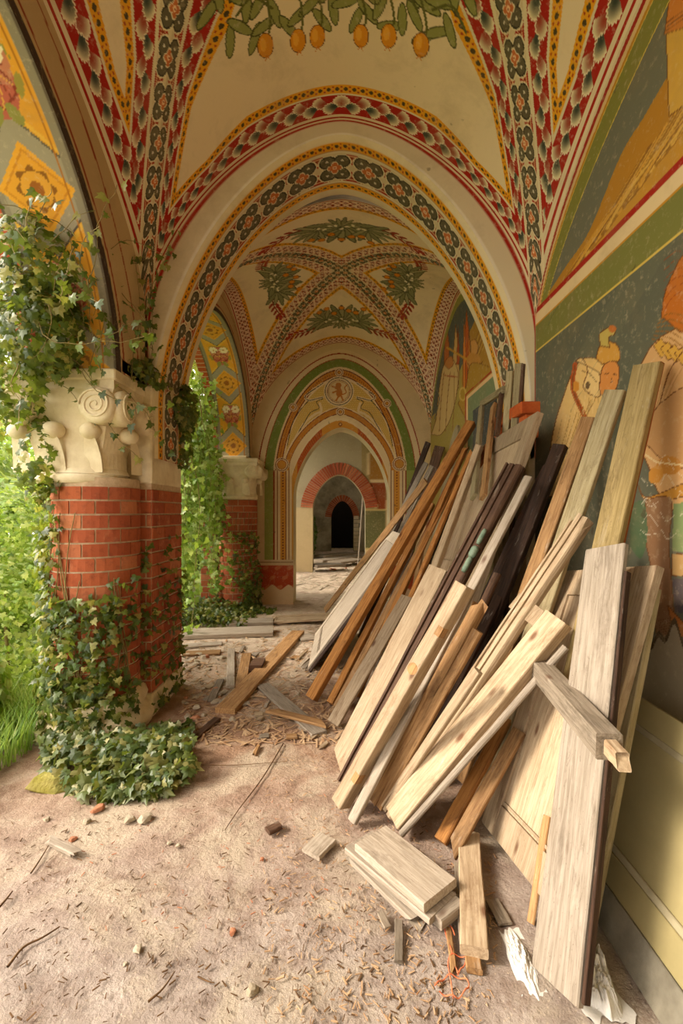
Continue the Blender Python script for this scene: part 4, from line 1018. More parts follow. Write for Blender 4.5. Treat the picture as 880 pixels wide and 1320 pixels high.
lean('lath', 'slim bowed orange lath running down to the left of the knotty cream plank', (446, 915), (590, 612), 1.08, 6, .022, 'orange', bend=.02)
lean('plank', 'leftmost of three splintered orange planks with ragged tops', (458, 902), (601, 571), 1.16, 5, .05, 'orange', broken=(False, True))
lean('plank', 'middle of three splintered orange planks with ragged tops', (470, 912), (609, 576), 1.20, 5, .045, 'orange', broken=(False, True))
lean('plank', 'honey yellow plank, rightmost of three splintered planks with ragged tops', (487, 930), (618, 568), 1.12, 8, .06, 'cream', broken=(False, True))
plank('offcut', 'short forked orange offcut wedged against the honey yellow plank', at_x(610, 606, 1.14), at_x(629, 573, 1.2), wpx=7, t=.03, mat='rust', settle=False, broken=(True, True))
lean('plank', 'knotty cream plank with a blunt foot left of the wide cream board', (428, 938), (524, 768), .52, 15, .028, 'cream')
lean('board', 'wide clean cream board with a slanting foot in the middle of the heap', (430, 1004), (564, 731), .60, 25, .055, 'cream', ends=(.7, 0))
br = lean('plank', 'dark brown moulded board with a green corroded bolt', (442, 1024), (662, 597), 1.06, 25, .05, 'brown', prof='mould')
for k, (x, r, h) in enumerate(((.66, .016, .05), (.70, .022, .035), (.75, .014, .05))):
    _, L, w, t = PL['dark brown moulded board with a green corroded bolt']
    me = lathe_mesh('bolt', [(0, -h), (r*.7, -h), (r, -h*.6), (r, h*.6), (r*.7, h), (0, h)], 12); b = link('bolt', me, br, M_metal); b.location = (L*x, -w*.36, .012); b.rotation_euler = (0, math.pi/2, 0)
bm_ = lean('timber', 'cream squared beam with mortise patches and a large round knot', (432, 1048), (594, 752), .58, 17, .085, 'cream')
_, L, w, t = PL['cream squared beam with mortise patches and a large round knot']
for x in (.12, .78): sub(bm_, 'mortise_patch', (L*x, L*x+.05, -w*.5-.002, -w*.1, -.05, .002), WOOD['tan'], 0)
k_ = link('knot', lathe_mesh('knot', [(0, .0015), (.012, .002), (.018, .001), (.026, .0015), (.03, -.001)], 20), bm_, WOOD['tan']); k_.location = (L*.62, 0, .001)
lean('lath', 'long pale pinkish lath with a pencil-thin groove, its tip above the brown board', (452, 1066), (681, 613), 1.10, 10, .03, 'pale', prof='tongue')
lean('timber', 'tan beam with a crumbling orange broken end behind the cream squared beam', (478, 1042), (622, 766), .72, 14, .06, 'tan', broken=(False, True))
lean('plank', 'shaded tan plank right of the long pale lath', (486, 1046), (614, 812), .66, 12, .03, 'tan')
lean('plank', 'narrow tan plank, second to the right of the long pale lath', (500, 1042), (640, 738), .88, 9, .03, 'brown')
lean('plank', 'dark plank deep in the shade behind the narrow tan plank', (520, 1020), (650, 752), .98, 12, .03, 'dark')
pO = lean('board', 'long weathered moulded board with a frayed top crossing the heap', (496, 1058), (752, 660), 1.14, 23, .05, 'cream', prof='mould', broken=(False, True))
lean('lath', 'short split lath lying on the foot of the long weathered board', (492, 1050), (614, 864), .60, 10, .03, 'cream', broken=(True, False))
pP = lean('door_stile', 'broad cream door stile with a notched corner joint at its top', (504, 1070), (716, 794), .96, 31, .07, 'cream')
_, L, w, t = PL['broad cream door stile with a notched corner joint at its top']
sub(pP, 'rail_stub', (L-.10, L-.012, -w/2-.17 if False else w/2, w/2+.16, -.04, -.002), WOOD['cream'])
lean('lath', 'rounded pale lath lying under the notched door stile', (514, 1082), (727, 832), .97, 9, .03, 'pale', prof='round')
# dark stack deep behind
lean('plank', 'dark rough beam standing upright against the painted horse', (560, 985), (720, 572), 1.30, 16, .05, 'dark')
lean('plank', 'dark red plank in the deep shade right of the pinkish lath', (530, 975), (705, 600), 1.28, 12, .03, 'dark')
lean('plank', 'shaded brown plank behind the deep planks, below the terracotta impost', (540, 960), (690, 640), 1.26, 14, .03, 'dark')
lean('board', 'brown scuffed board leaning left of the grey-green painted board', (590, 1010), (757, 537), 1.35, 17, .03, 'tan')
lean('board', 'grey-green painted board with flaking paint, its top over the painted horse', (618, 1022), (791, 502), 1.34, 24, .035, 'greenish')
lean('board', 'tall yellow painted board, highest at the right beside the armoured figure', (690, 1100), (832, 468), 1.32, 33, .04, 'yellow')
lean('board', 'rusty brown board edge standing behind the tall yellow board', (712, 1088), (847, 466), 1.38, 10, .03, 'rust')
lean('plank', 'tan plank in shadow with a pointed foot under the door stile', (578, 1108), (668, 940), .84, 18, .025, 'tan', ends=(.9, 0))
lean('plank', 'orange shaded plank beside the tan pointed plank', (566, 1090), (652, 925), .86, 16, .025, 'orange')
lean('lath', 'thin red-brown lath between the shaded planks and the big pale door', (630, 1024), (676, 900), .98, 5, .02, 'rust')
lean('lath', 'second thin red-brown lath between the shaded planks and the big pale door', (636, 1028), (684, 905), 1.0, 5, .02, 'dark')
# big panelled door high behind the laths
panel_door('panelled_door', 'large cream panelled door leaning behind the splintered orange planks', (.48, 3.36, 0), (1.24, 3.50, 2.11), (0, 1, 0), 1.18, .045, 'cream', .14, cat='door', mid=(.45,))
# tall slats above it
lean('slat', 'left one of two tall pale slats standing above the panelled door', (628, 888), (656, 478), 1.30, 8, .03, 'greenish')
lean('slat', 'right one of two tall pale slats standing above the panelled door', (638, 888), (668, 468), 1.33, 9, .03, 'greenish')
lean('slat', 'dark slat edge standing just right of the two tall pale slats', (643, 890), (673, 469), 1.35, 4, .04, 'brown')
# broken frame
e = empty('window_frame', at_x(632, 520, 1.30)); tag(e, 'broken grey window frame standing on the heap under the far fresco', 'window frame')
o0 = Vector(e.location)
def fbar(p, q, w, t, nm, mat='greenish', par=e):
    a, wv, n = basis(p, q, (0, 1, 0)); me = plank_mesh((Vector(q)-Vector(p)).length, w, t, seed=len(PL)+int(p[1]*10)); o = link(nm, me, par, WOOD[mat])
    o.matrix_world = Matrix(((a.x, wv.x, n.x, p[0]), (a.y, wv.y, n.y, p[1]), (a.z, wv.z, n.z, p[2]), (0, 0, 0, 1))); o.matrix_parent_inverse = Matrix.Translation(-o0); return o
fbar(at_x(618, 521, 1.32), at_x(647, 502, 1.32), .06, .03, 'top_rail'); fbar(at_x(608, 640, .98), at_x(619, 522, 1.32), .08, .03, 'side_post')
fbar(at_x(620, 640, .98), at_x(634, 522, 1.32), .07, .03, 'side_post', 'tan'); fbar(at_x(638, 560, 1.2), at_x(644, 506, 1.32), .05, .03, 'side_post', 'brown')
# arched cupboard board
def arched_board(label, B, T, w, t, mat):
    a, wv, n = basis(B, T, (0, 1, 0)); B = Vector(B); L = (Vector(T)-B).length
    V = [(0, -w/2), (0, w/2), (L-w*.9, w/2)]+[(L-w*.9+w*.9*math.sin(x), w/2*math.cos(x)) for x in np.linspace(.15, math.pi-.15, 12)]+[(L-w*.9, -w/2)]
    bm = bmesh.new(); f = bm.faces.new([bm.verts.new((x, y, 0)) for x, y in V]); r = bmesh.ops.extrude_face_region(bm, geom=[f])
    for v in r['geom']:
        if isinstance(v, bmesh.types.BMVert): v.co.z -= t
    bmesh.ops.recalc_face_normals(bm, faces=bm.faces[:]); me = bpy.data.meshes.new('arched_board'); bm.to_mesh(me); bm.free()
    o = link('arched_board', me, None, WOOD[mat]); o.matrix_world = Matrix(((a.x, wv.x, n.x, B.x), (a.y, wv.y, n.y, B.y), (a.z, wv.z, n.z, B.z), (0, 0, 0, 1))); tag(o, label, 'board')
arched_board('round-topped cream board standing behind the longest orange beam', (.78, 4.9, .02), at_x(588, 548, 1.31), .34, .03, 'greenish')
arched_board('smaller round-topped brown board left of the round-topped cream board', (.80, 5.6, .02), at_x(563, 577, 1.34), .24, .03, 'tan')
# big pale door and the tall whitewashed board in front
panel_door('pale_door', 'big pale boarded door leaning behind the tall whitewashed board', (.70, 1.86, 0), (1.20, 2.10, 1.24), (.02, -1, 0), .66, .035, 'cream', .12, cat='door')
tb_ = plank('board', 'tall whitewashed grey board standing in front at the right', (.655, 1.41, 0), (1.085, 1.88, 1.36), w=.185, t=.025, wdir=(.28, -1, 0), mat='pale', prof='tongue')
_, L, w, t = PL['tall whitewashed grey board standing in front at the right']
sg_ = 1 if proj(tb_.matrix_world @ Vector((L/2, .1, 0)))[0] > proj(tb_.matrix_world @ Vector((L/2, 0, 0)))[0] else -1
sub(tb_, 'edge_strip', (.02, L-.12, min(sg_*(w/2+.009), sg_*(w/2+.021)), max(sg_*(w/2+.009), sg_*(w/2+.021)), -t, .001), WOOD['dark'])
plank('board', 'cream board end with a square corner showing right of the whitewashed board', (.86, 1.66, 0), (1.22, 1.84, 1.20), w=.12, t=.03, wdir=(.2, -1, 0), mat='greenish')
plank('offcut', 'small rust brown offcut wedged behind the whitewashed board', at_x(800, 795, 1.14), at_x(826, 800, 1.20), w=.06, t=.04, wdir=(0, 0, 1), mat='rust', settle=False)
# beam end jutting over
pb = plank('post', 'weathered square post jutting towards the viewer across the whitewashed board', at_y(676, 852, 2.15), at_y(768, 962, 1.42), w=.085, t=.08, wdir=(0, 0, 1), mat='grey', settle=False, cat='post')
_, L, w, t = PL['weathered square post jutting towards the viewer across the whitewashed board']
tn = link('tenon', plank_mesh(.09, .05, .04, seed=5, ends=(0, .6)), pb, WOOD['cream']); tn.location = (L, 0, -.022)
plank('stick', 'tapering tan stick standing against the foot of the big pale door', on_floor(681, 1196), at_x(702, 1050, .80), wpx=9, t=.02, mat='tan', prof='round', cat='stick', wdir=(.2, -1, 0))
# large painted panel leaning along the right wall
e = empty('painted_panel', (1.0, 1.2, 0)); tag(e, 'long olive cream painted panel with grey mouldings leaning along the right wall', 'panel')
B0 = Vector((.93, 0, 0)); T0 = Vector((1.27, 0, .70)); up = (T0-B0).normalized(); nrm = Vector((-up.z, 0, up.x)); H_ = (T0-B0).length
y0, y1 = -.9, 2.28
e.matrix_world = Matrix(((0, up.x, nrm.x, .93), (1, up.y, nrm.y, 0), (0, up.z, nrm.z, .012), (0, 0, 0, 1)))
def pbx(nm, b, m, bv=.003): sub(e, nm, b, m, bv)
pbx('board', (y0, y1, 0, H_, -.04, -.012), M_panel)
pbx('top_rail', (y0, y1, H_-.10, H_, -.045, 0), M_panel); pbx('moulding', (y0, y1-.1, H_-.125, H_-.10, -.02, -.003), M_panel_line)
pbx('end_stile', (y1-.11, y1, .12, H_-.10, -.045, -.001), M_panel)
pbx('bottom_rail', (y0, y1, .12, .22, -.045, 0), M_panel); pbx('moulding', (y0, y1-.1, .22, .245, -.02, -.003), M_panel_line)
pbx('skirting', (y0, y1, 0, .12, -.045, .006), M_skirt)

# ------------------------------------------------------------------ boards lying about
def lay(name, label, p, q, wpx, t=.025, mat='pale', z=0.0, cat='board', prof='rect', group=None, w=None, **kw):
    P0, P1 = on_floor(*p, z+t), on_floor(*q, z+t); P0.z = P1.z = z+t+.004
    d = (P1-P0).normalized(); wd = (-d.y, d.x, 0)
    return plank(name, label, P0, P1, wpx=wpx, w=w, t=t, wdir=wd, mat=mat, prof=prof, cat=cat, settle=False, group=group, **kw)
fs = panel_door('panelled_shutter', 'small pale panelled shutter lying flat in front of the far opening', Vector((-.98, 6.25, .09)), Vector((-.16, 6.22, .09)), (0, 1, 0), .36, .03, 'cream', .06)
lay('board', 'long grey-brown board lying diagonally on the floor left of the heap', (290, 914), (384, 813), 15, .04, 'tan')
lay('board', 'long pale pole-like board lying crosswise near the second column', (236, 815), (352, 811), 9, .05, 'pale')
lay('board', 'dark-edged pale board lying behind the crosswise pale board', (296, 801), (352, 799), 6, .05, 'pale')
lay('board', 'short whitish board lying to the right of the panelled shutter on the floor', (384, 822), (404, 820), 8, .02, 'pale')
lay('board', 'short tan board pointing at the viewer, left of the long diagonal board', (297, 884), (298, 836), 10, .03, 'pale')
lay('board', 'brown broad board lying right of the short tan board', (309, 886), (318, 842), 13, .02, 'tan')
lay('block', 'small dark brown wooden block standing by the diagonal board', (324, 853), (340, 853), 9, .07, 'brown', cat='block')
lay('offcut', 'grey offcut lying close to the near pillar foot', (272, 902), (284, 876), 9, .02, 'grey', cat='offcut')
lay('board', 'flat weathered board lying from the diagonal board towards the heap', (338, 882), (412, 945), 15, .02, 'pale')
lay('splinter', 'long pointed splinter lying across the flat weathered board', (346, 914), (424, 934), 7, .02, 'tan', z=.02, cat='splinter', ends=(.8, 1.2))
lay('slat', 'thin pale slat lying furthest back on the rubble behind the near pillar', (238, 832), (286, 829), 4, .02, 'pale', cat='slat')
lay('slat', 'thin tan slat lying in front of the furthest slat behind the near pillar', (236, 842), (284, 840), 5, .02, 'tan', cat='slat')
lay('offcut', 'reddish brown offcut lying by the ivy mound, nearer the pillar', (226, 976), (240, 958), 8, .02, 'tan', cat='offcut', broken=(True, True))
lay('splinter', 'long brown splinter pointing at the viewer by the ivy mound', (202, 1022), (214, 970), 9, .02, 'tan', cat='splinter', ends=(1.2, 0), broken=(True, True))
lay('slat', 'dark strip of wood lying along the ivy beside the near pillar foot', (236, 962), (280, 925), 7, .02, 'brown', cat='slat')
lay('offcut', 'pale rectangular offcut lying alone in the middle of the floor', (400, 1100), (422, 1078), 24, .02, 'pale', cat='offcut')
lay('offcut', 'pale sliver of wood lying on the bare floor at the left', (60, 1079), (106, 1102), 11, .02, 'pale', cat='offcut', broken=(True, True))
lay('offcut', 'brown wedge of wood lying left of the pale rectangular offcut', (344, 1070), (361, 1062), 9, .02, 'brown', cat='offcut')
# near stack of short boards
lay('board', 'lowest ragged board of the short stack lying at the foot of the heap', (455, 1092), (556, 1186), 34, .02, 'pale', broken=(True, True))
lay('board', 'middle board of the short stack lying at the foot of the heap', (462, 1082), (572, 1170), 44, .025, 'pale', z=.026)
lay('board', 'topmost thick board of the short stack lying at the foot of the heap', (478, 1076), (568, 1150), 48, .035, 'pale', z=.055)
lay('block', 'short pale block sticking out beyond the end of the short stack', (560, 1180), (590, 1158), 24, .04, 'pale', z=.01, cat='block')
lay('board', 'cream board lying lengthwise beside the foot of the big pale door', (604, 1072), (611, 1222), 31, .035, 'cream', z=.02)
lay('offcut', 'tenon-shaped offcut under the near end of the lengthwise cream board', (608, 1215), (611, 1250), 20, .02, 'tan', cat='offcut')
lay('slat', 'grey slat end lying left of the lengthwise cream board', (588, 1112), (596, 1222), 6, .018, 'grey', cat='slat')
lay('slat', 'short grey slat pointing at the viewer below the short stack', (514, 1240), (514, 1186), 11, .012, 'grey', cat='slat')
lay('slat', 'small grey slat lying left of the short grey slat', (488, 1172), (500, 1196), 9, .01, 'grey', cat='slat', broken=(True, False))
lay('offcut', 'thin grey flake of wood lying right of the lengthwise cream board', (634, 1160), (652, 1192), 16, .008, 'grey', cat='offcut')
lay('slat', 'thin tan strip lying between the slat end and the short stack', (578, 1196), (586, 1262), 7, .012, 'tan', cat='slat', broken=(False, True))
G_ = 'wood scraps between pillar and heap'
for i in range(26):
    x, y = random.uniform(245, 425), random.uniform(832, 975); a = random.uniform(-1.2, 1.2); L = random.uniform(8, 26)
    if x < 300 and y > 900: continue
    lay('wood_scrap', 'small splintered wood scrap lying between the near pillar and the heap', (x, y+abs(math.sin(a))*L*.4+1), (x+math.cos(a)*L, y-abs(math.sin(a))*L*.4), random.uniform(3, 6), .012, random.choice(['pale', 'tan', 'grey', 'cream']), cat='scrap', group=G_, broken=(True, True))
# far room rubble boards
for i, (p, q, wp) in enumerate((((408, 722), (462, 716), 4), ((412, 716), (452, 712), 3), ((430, 724), (462, 720), 4), ((404, 728), (440, 726), 4))):
    lay('board', ('longest grey board topmost on the rubble before the last doorway', 'short grey board at the back of the rubble before the last doorway', 'grey board at the right of the rubble before the last doorway', 'lowest grey board at the left of the rubble before the last doorway')[i], p, q, wp, .06, 'grey', z=.02+.03*i, group='boards in the far rubble')
plank('board', 'grey board leaning against the wall inside the brick arched doorway', (.42, 12.2, 0), (.58, 12.6, 2.0), w=.14, t=.03, mat='grey')

# ------------------------------------------------------------------ stones, chips, twigs, string, plastic
def rock_mesh(seed, r=1.0, flat=.38):
    rr = random.Random(seed); bm = bmesh.new(); bmesh.ops.create_icosphere(bm, subdivisions=2, radius=r)
    for v in bm.verts:
        k = 1+.35*mnoise.noise(v.co*1.3+Vector((seed*3.1, 0, 0))); v.co *= k; v.co.z *= flat
    for ax_ in range(9):
        nn = Vector((rr.uniform(-1, 1), rr.uniform(-1, 1), rr.uniform(-.3, 1))).normalized(); d = r*.50
        for v in bm.verts:
            q = v.co.dot(nn)
            if q > d: v.co -= nn*(q-d)
    me = bpy.data.meshes.new('stone'); bm.to_mesh(me); bm.free(); return me
rocks = [rock_mesh(i) for i in range(6)]
for m_ in rocks[:4]: m_.materials.append(M_rock)
for m_ in rocks[4:]: m_.materials.append(M_rockred)
def stone(px, py, rpx, k, label, group=None):
    P0 = on_floor(px, py); r = rpx/F*P0.y; o = link('stone', rocks[k], None); o.location = (P0.x, P0.y, r*.30); o.scale = (r, r*1.1, r*.9); o.rotation_euler = (0, 0, px); tag(o, label, 'stone', group)
stone(325, 1278, 11, 0, 'pale stone lying at the bottom of the floor, nearest the viewer')
stone(177, 1226, 9, 1, 'pinkish flat stone left of centre on the bare floor')
stone(162, 1243, 4, 2, 'tiny white pebble beside the pinkish flat stone')
stone(188, 1056, 11, 3, 'grey stone with white corner at the edge of the ivy mound')
stone(168, 1058, 9, 2, 'dark grey stone left of the grey white-cornered stone')
stone(112, 1060, 7, 0, 'whitish chip of stone below the ivy mound')
stone(128, 1044, 10, 4, 'pinkish brick lump half under the ivy mound')
stone(300, 1202, 7, 5, 'orange brick fragment in the middle of the floor')
stone(230, 1091, 5, 1, 'small beige pebble, left one of two by the thin chip'); stone(219, 1087, 4, 3, 'smaller beige pebble left of the small beige pebble')
stone(338, 1108, 4, 5, 'little orange brick crumb left of the pale rectangular offcut')
stone(93, 1083, 6, 4, 'reddish stone just right of the pale sliver'); stone(60, 1058, 6, 2, 'grey stone at the left edge of the ivy mound')
G_ = 'stones in the rubble behind the near pillar'
for i in range(46):
    px, py = random.uniform(236, 300), random.uniform(842, 930)
    stone(px, py, random.uniform(2.5, 7), random.choice([0, 1, 2, 3, 4]), 'small pale rubble stone lying behind the near pillar', G_)
for i in range(30):
    px, py = random.uniform(400, 466), random.uniform(722, 738)
    stone(px, py, random.uniform(1.5, 4), random.choice([2, 3, 4, 5]), 'rubble lump in front of the last dark doorway', 'rubble lumps before the last doorway')
def twig(label, pts, r=.004):
    P3 = [on_floor(x, y) for x, y in curve(pts, 4)]; P3 = np.array([(p.x, p.y, r*1.2+.004) for p in P3]); o = link('twig', tubes_mesh('twig', [(P3, r, r*.5, 5)]), None, M_twig); tag(o, label, 'twig')
twig('long thin twig running from the splinters down the middle of the floor', [(365, 960), (338, 1005), (308, 1045), (290, 1072)], .004)
twig('straight twig lying across the floor below the rubble', [(238, 987), (300, 988), (370, 983)], .003)
twig('forked dark twig lying at the lower left of the floor', [(10, 1250), (30, 1225), (55, 1212), (77, 1198)], .005)
twig('short dark twig near the bottom, left of the pale stone', [(191, 1295), (210, 1278), (225, 1256)], .004)
twig('bent twig below the pale sliver at the left', [(40, 1128), (52, 1110), (64, 1090)], .004)
twig('thin twig lying right of the forked dark twig', [(255, 1262), (268, 1268), (276, 1270)], .003)
twig('small broken twig at the left edge of the floor', [(0, 1172), (10, 1160), (16, 1152)], .005)
# scattered litter nobody could count
def chips(name, label, n, region, mat, size=(.01, .05), seed=1):
    r = random.Random(seed); V, Q = [], []
    while len(V)//8 < n:
        px, py = r.uniform(region[0], region[2]), r.uniform(region[1], region[3]); p = on_floor(px, py)
        if region[4] and not region[4](p): continue
        L = r.uniform(*size); w = L*r.uniform(.05, .25); h = r.uniform(.001, .004); a = r.uniform(0, math.pi); c, s_ = math.cos(a), math.sin(a); k = len(V); tilt = r.uniform(-.15, .15)
        for (x, y, z) in box_pts(-L/2, L/2, -w/2, w/2, 0, h):
            if x > 0: y *= r.uniform(.2, 1)
            V.append((p.x+x*c-y*s_, p.y+x*s_+y*c, p.z+.003+z+abs(tilt)*(x+L/2)))
        Q += [tuple(i+k for i in f) for f in BF]
    o = link(name, raw_mesh(name, V, Q), None, mat); tag(o, label, 'litter', kind='stuff')
ok1 = lambda p: -1.9 < p.x < 1.2
chips('wood_chips', 'pale wood chips and splinters scattered round the foot of the heap', 1300, (340, 880, 640, 1320, ok1), M_chip, (.004, .026), 2)
chips('wood_chips', 'tan splinters and bark scraps littering the floor beyond the near pillar', 1300, (236, 790, 440, 960, ok1), M_chip, (.012, .10), 3)
chips('rubble_chips', 'pale stone and plaster chips strewn beyond the near pillar', 900, (236, 790, 420, 900, ok1), M_rock, (.01, .07), 9)
chips('dirt_crumbs', 'brown crumbs and scraps scattered over the bare near floor', 700, (0, 1040, 600, 1320, ok1), M_twig, (.004, .025), 4)
chips('brick_crumbs', 'red brick crumbs strewn by the ivy mound and heap', 260, (90, 1000, 620, 1200, ok1), M_rockred, (.004, .02), 5)
chips('rubble_scraps', 'grey and dark scraps piled before the last doorway', 500, (385, 712, 500, 760, ok1), M_rock, (.05, .3), 6)
# orange string
tb = []
for pts in ([(586, 1210), (572, 1180), (560, 1150), (566, 1180), (580, 1225), (590, 1262)], [(560, 1276), (580, 1262), (604, 1272), (590, 1290), (566, 1284)], [(590, 1262), (600, 1240), (578, 1240), (584, 1290)]):
    P3 = [on_floor(x, y) for x, y in curve(pts, 8)]; tb.append((np.array([(p.x, p.y, .012+.006*math.sin(i)) for i, p in enumerate(P3)]), .0022, .0022, 5))
tag(link('string', tubes_mesh('string', tb), None, M_wire), 'tangled orange plastic string beside the lengthwise cream board', 'string')
# crumpled plastic sheets
def crumple(label, cx, cy, wx, wy, h, seed):
    n = 60; G = np.zeros((n, n, 3))
    for i in range(n):
        for j in range(n):
            u, v = i/(n-1)*2-1, j/(n-1)*2-1; r = math.hypot(u, v)
            q = Vector((u*2+seed, v*2, seed)); a = abs(mnoise.noise(q))*1.3+abs(mnoise.noise(q*2.7))*.7+abs(mnoise.noise(q*6))*.3
            G[i, j] = (cx+u*wx*(1+.25*mnoise.noise(q*1.1)), cy+v*wy*(1+.25*mnoise.noise(q*1.4+Vector((5, 5, 5)))), max(.003, .003+h*max(0, 1-r**2.2)*(.35+a)))
    tag(link('plastic_sheet', grids_mesh('plastic', [G], smooth=False), None, M_plastic), label, 'plastic sheet')
crumple('crumpled white plastic sheet behind the foot of the whitewashed board', .80, 1.50, .07, .16, .10, 3)
crumple('torn white plastic scrap in front of the foot of the big pale door', .60, 1.52, .04, .11, .02, 8)

# ------------------------------------------------------------------ ivy and garden
LEAF = [(0, 0), (.28, -.12), (.52, .02), (.34, .22), (.40, .50), (.16, .52), (0, .98), (-.16, .52), (-.40, .50), (-.34, .22), (-.52, .02), (-.28, -.12)]
def leaf_arrays(curl=.18):
    V = [(0, .22, .05)]+[(x, y, -curl*(x*x*1.2+(y-.2)**2*.5)) for x, y in LEAF]; n = len(LEAF)
    return np.array(V), np.array([(0, 1+i, 1+(i+1) % n) for i in range(n)])
LV, LT = leaf_arrays()
SV = np.array([(0, 0, 0), (.42, .35, -.06), (0, 1, -.1), (-.42, .35, -.06)]); ST = np.array([(0, 1, 2), (0, 2, 3)])
def frames(Nn, up=None, tilt=.6):
    n = len(Nn); Nn = Nn+rng.normal(0, tilt, (n, 3)); Nn /= np.linalg.norm(Nn, axis=1, keepdims=True)
    d = np.array([0, 0, -1.])+rng.normal(0, .7, (n, 3)); T = d-(d*Nn).sum(1, keepdims=True)*Nn; T /= np.linalg.norm(T, axis=1, keepdims=True)+1e-9
    S = np.cross(T, Nn); return S, T, Nn
def leaves_mesh(name, P, Nn, size, tv=LV, tf=LT, tilt=.6):
    S, T, Nn = frames(Nn, tilt=tilt); sc = rng.uniform(size[0], size[1], len(P))[:, None, None]
    V = P[:, None]+sc*(tv[None, :, 0:1]*S[:, None]+tv[None, :, 1:2]*T[:, None]+tv[None, :, 2:3]*Nn[:, None])
    Fq = (tf[None]+(np.arange(len(P))*len(tv))[:, None, None]).reshape(-1, 3)
    return raw_mesh(name, V.reshape(-1, 3), Fq)
leaf_meshes = []
for i in range(4):
    v, t = leaf_arrays(.1+.12*i); v[:, 0] *= .85+.1*i; m_ = raw_mesh('leaf', v, t); leaf_meshes.append(m_)
def ivy(name, label, P, Nn, size, nind, tubes=None, mat=M_ivy, near=None, tilt=.6, cat='ivy', imat=None):
    root = empty(name, tuple(P.mean(0)*np.array([1, 1, 0]))); tag(root, label, cat); off = np.array(root.location)
    P = P-off
    # largest looking leaves become parts of their own
    d = np.linalg.norm(P+off-np.array([0, 0, HC]), axis=1)+rng.uniform(0, .5, len(P)); order = np.argsort(d); ind = order[:nind]; rest = order[nind:]
    if nind:
        S, T, Nf = frames(Nn[ind], tilt=tilt)
        for k, i in enumerate(ind):
            me = leaf_meshes[k % 4]
            key = (imat or mat).name
            m2 = LEAFCACHE.get((k % 4, key))
            if m2 is None: m2 = me.copy(); m2.materials.append(imat or mat); LEAFCACHE[(k % 4, key)] = m2
            o = bpy.data.objects.new('leaf', m2); COL.objects.link(o); o.parent = root; s = rng.uniform(*size)*1.1
            o.matrix_local = Matrix(((S[k][0]*s, T[k][0]*s, Nf[k][0]*s, P[i][0]), (S[k][1]*s, T[k][1]*s, Nf[k][1]*s, P[i][1]), (S[k][2]*s, T[k][2]*s, Nf[k][2]*s, P[i][2]), (0, 0, 0, 1)))
    if len(rest): tag(link('foliage', leaves_mesh('foliage', P[rest], Nn[rest], size, tilt=tilt), root, mat), kind='stuff')
    if tubes:
        st = link('stem', tubes_mesh('stem', [(np.array(t)-off, *r) for t, *r in tubes]), root, M_stem); st['kind'] = 'stuff'
    return root
LEAFCACHE = {}
def strand(p, d, L, wander=.35, grav=0.0, step=.05):
    p = np.array(p, float); d = np.array(d, float); d /= np.linalg.norm(d); pts = [p.copy()]
    for i in range(int(L/step)):
        d = d+rng.normal(0, wander, 3)*.5+np.array([0, 0, -grav]); d /= np.linalg.norm(d); p = p+d*step; pts.append(p.copy())
    return np.array(pts)
def blob(c, r, n): 
    v = rng.normal(size=(n, 3)); v /= np.linalg.norm(v, axis=1, keepdims=True); rad = rng.uniform(.55, 1, n)[:, None]**.6
    return np.array(c)+v*np.array(r)*rad, v
# ivy over the near pillar
Ps, Ns, tb = [], [], []
def add(P, Nn): Ps.append(P); Ns.append(Nn)
for a0, a1, z0, z1, n in ((math.pi*1.05, math.pi*1.42, .2, 1.75, 420), (math.pi*1.3, math.pi*1.75, .1, .95, 520), (math.pi*1.05, math.pi*1.9, .05, .45, 420), (math.pi*1.72, math.pi*1.98, .5, 1.1, 70)):
    a = rng.uniform(a0, a1, n); z = rng.uniform(z0, z1, n); r = CR+rng.uniform(.01, .09, n)
    add(np.stack([CCX+r*np.cos(a), CCY+r*np.sin(a), z], 1), np.stack([np.cos(a), np.sin(a), np.full(n, .3)], 1))
n = 190; add(np.stack([np.full(n, PX1)+rng.uniform(.01, .05, n), rng.uniform(PY0-.05, PY1, n), .55+rng.normal(0, .38, n).clip(-.5, .75)], 1), np.tile([1, -.4, .3], (n, 1)))
n = 90; add(np.stack([rng.uniform(-1.56, -1.40, n), PY0-rng.uniform(.01, .06, n), rng.uniform(.3, 1.25, n)], 1), np.tile([.2, -1, .3], (n, 1)))
# over capital and hanging mass in the arch
for c, r, n in (((-1.80, 2.75, 2.62), (.22, .28, .34), 800), ((-1.78, 2.70, 2.95), (.2, .28, .3), 520), ((-2.15, 3.0, 3.1), (.15, .35, .5), 700), ((-2.2, 3.1, 2.4), (.12, .3, .5), 500), ((-2.0, 2.75, 2.3), (.2, .2, .25), 260), ((-1.70, 3.1, 2.56), (.2, .18, .10), 130), ((-1.47, 3.45, 2.50), (.12, .40, .12), 380), ((-1.34, 3.9, 2.38), (.10, .2, .20), 330), ((-1.36, 3.95, 2.1), (.05, .12, .28), 130), ((-1.95, 2.9, 1.85), (.12, .1, .3), 110)):
    P, Nn = blob(c, r, n); add(P, Nn+np.array([.2, -.8, .2]))
for i in range(60):                                   # hanging and climbing runners
    st = (rng.uniform(-1.95, -1.45), rng.uniform(2.5, 3.1), rng.uniform(2.3, 3.25)); s_ = strand(st, (rng.uniform(-.2, .6), rng.uniform(-.6, .2), rng.uniform(-.8, .6)), rng.uniform(.3, .8), .4, .04)
    tb.append((s_, .003, .0015, 4)); add(s_[::2]+rng.normal(0, .012, s_[::2].shape), np.tile([.1, -1, .3], (len(s_[::2]), 1)))
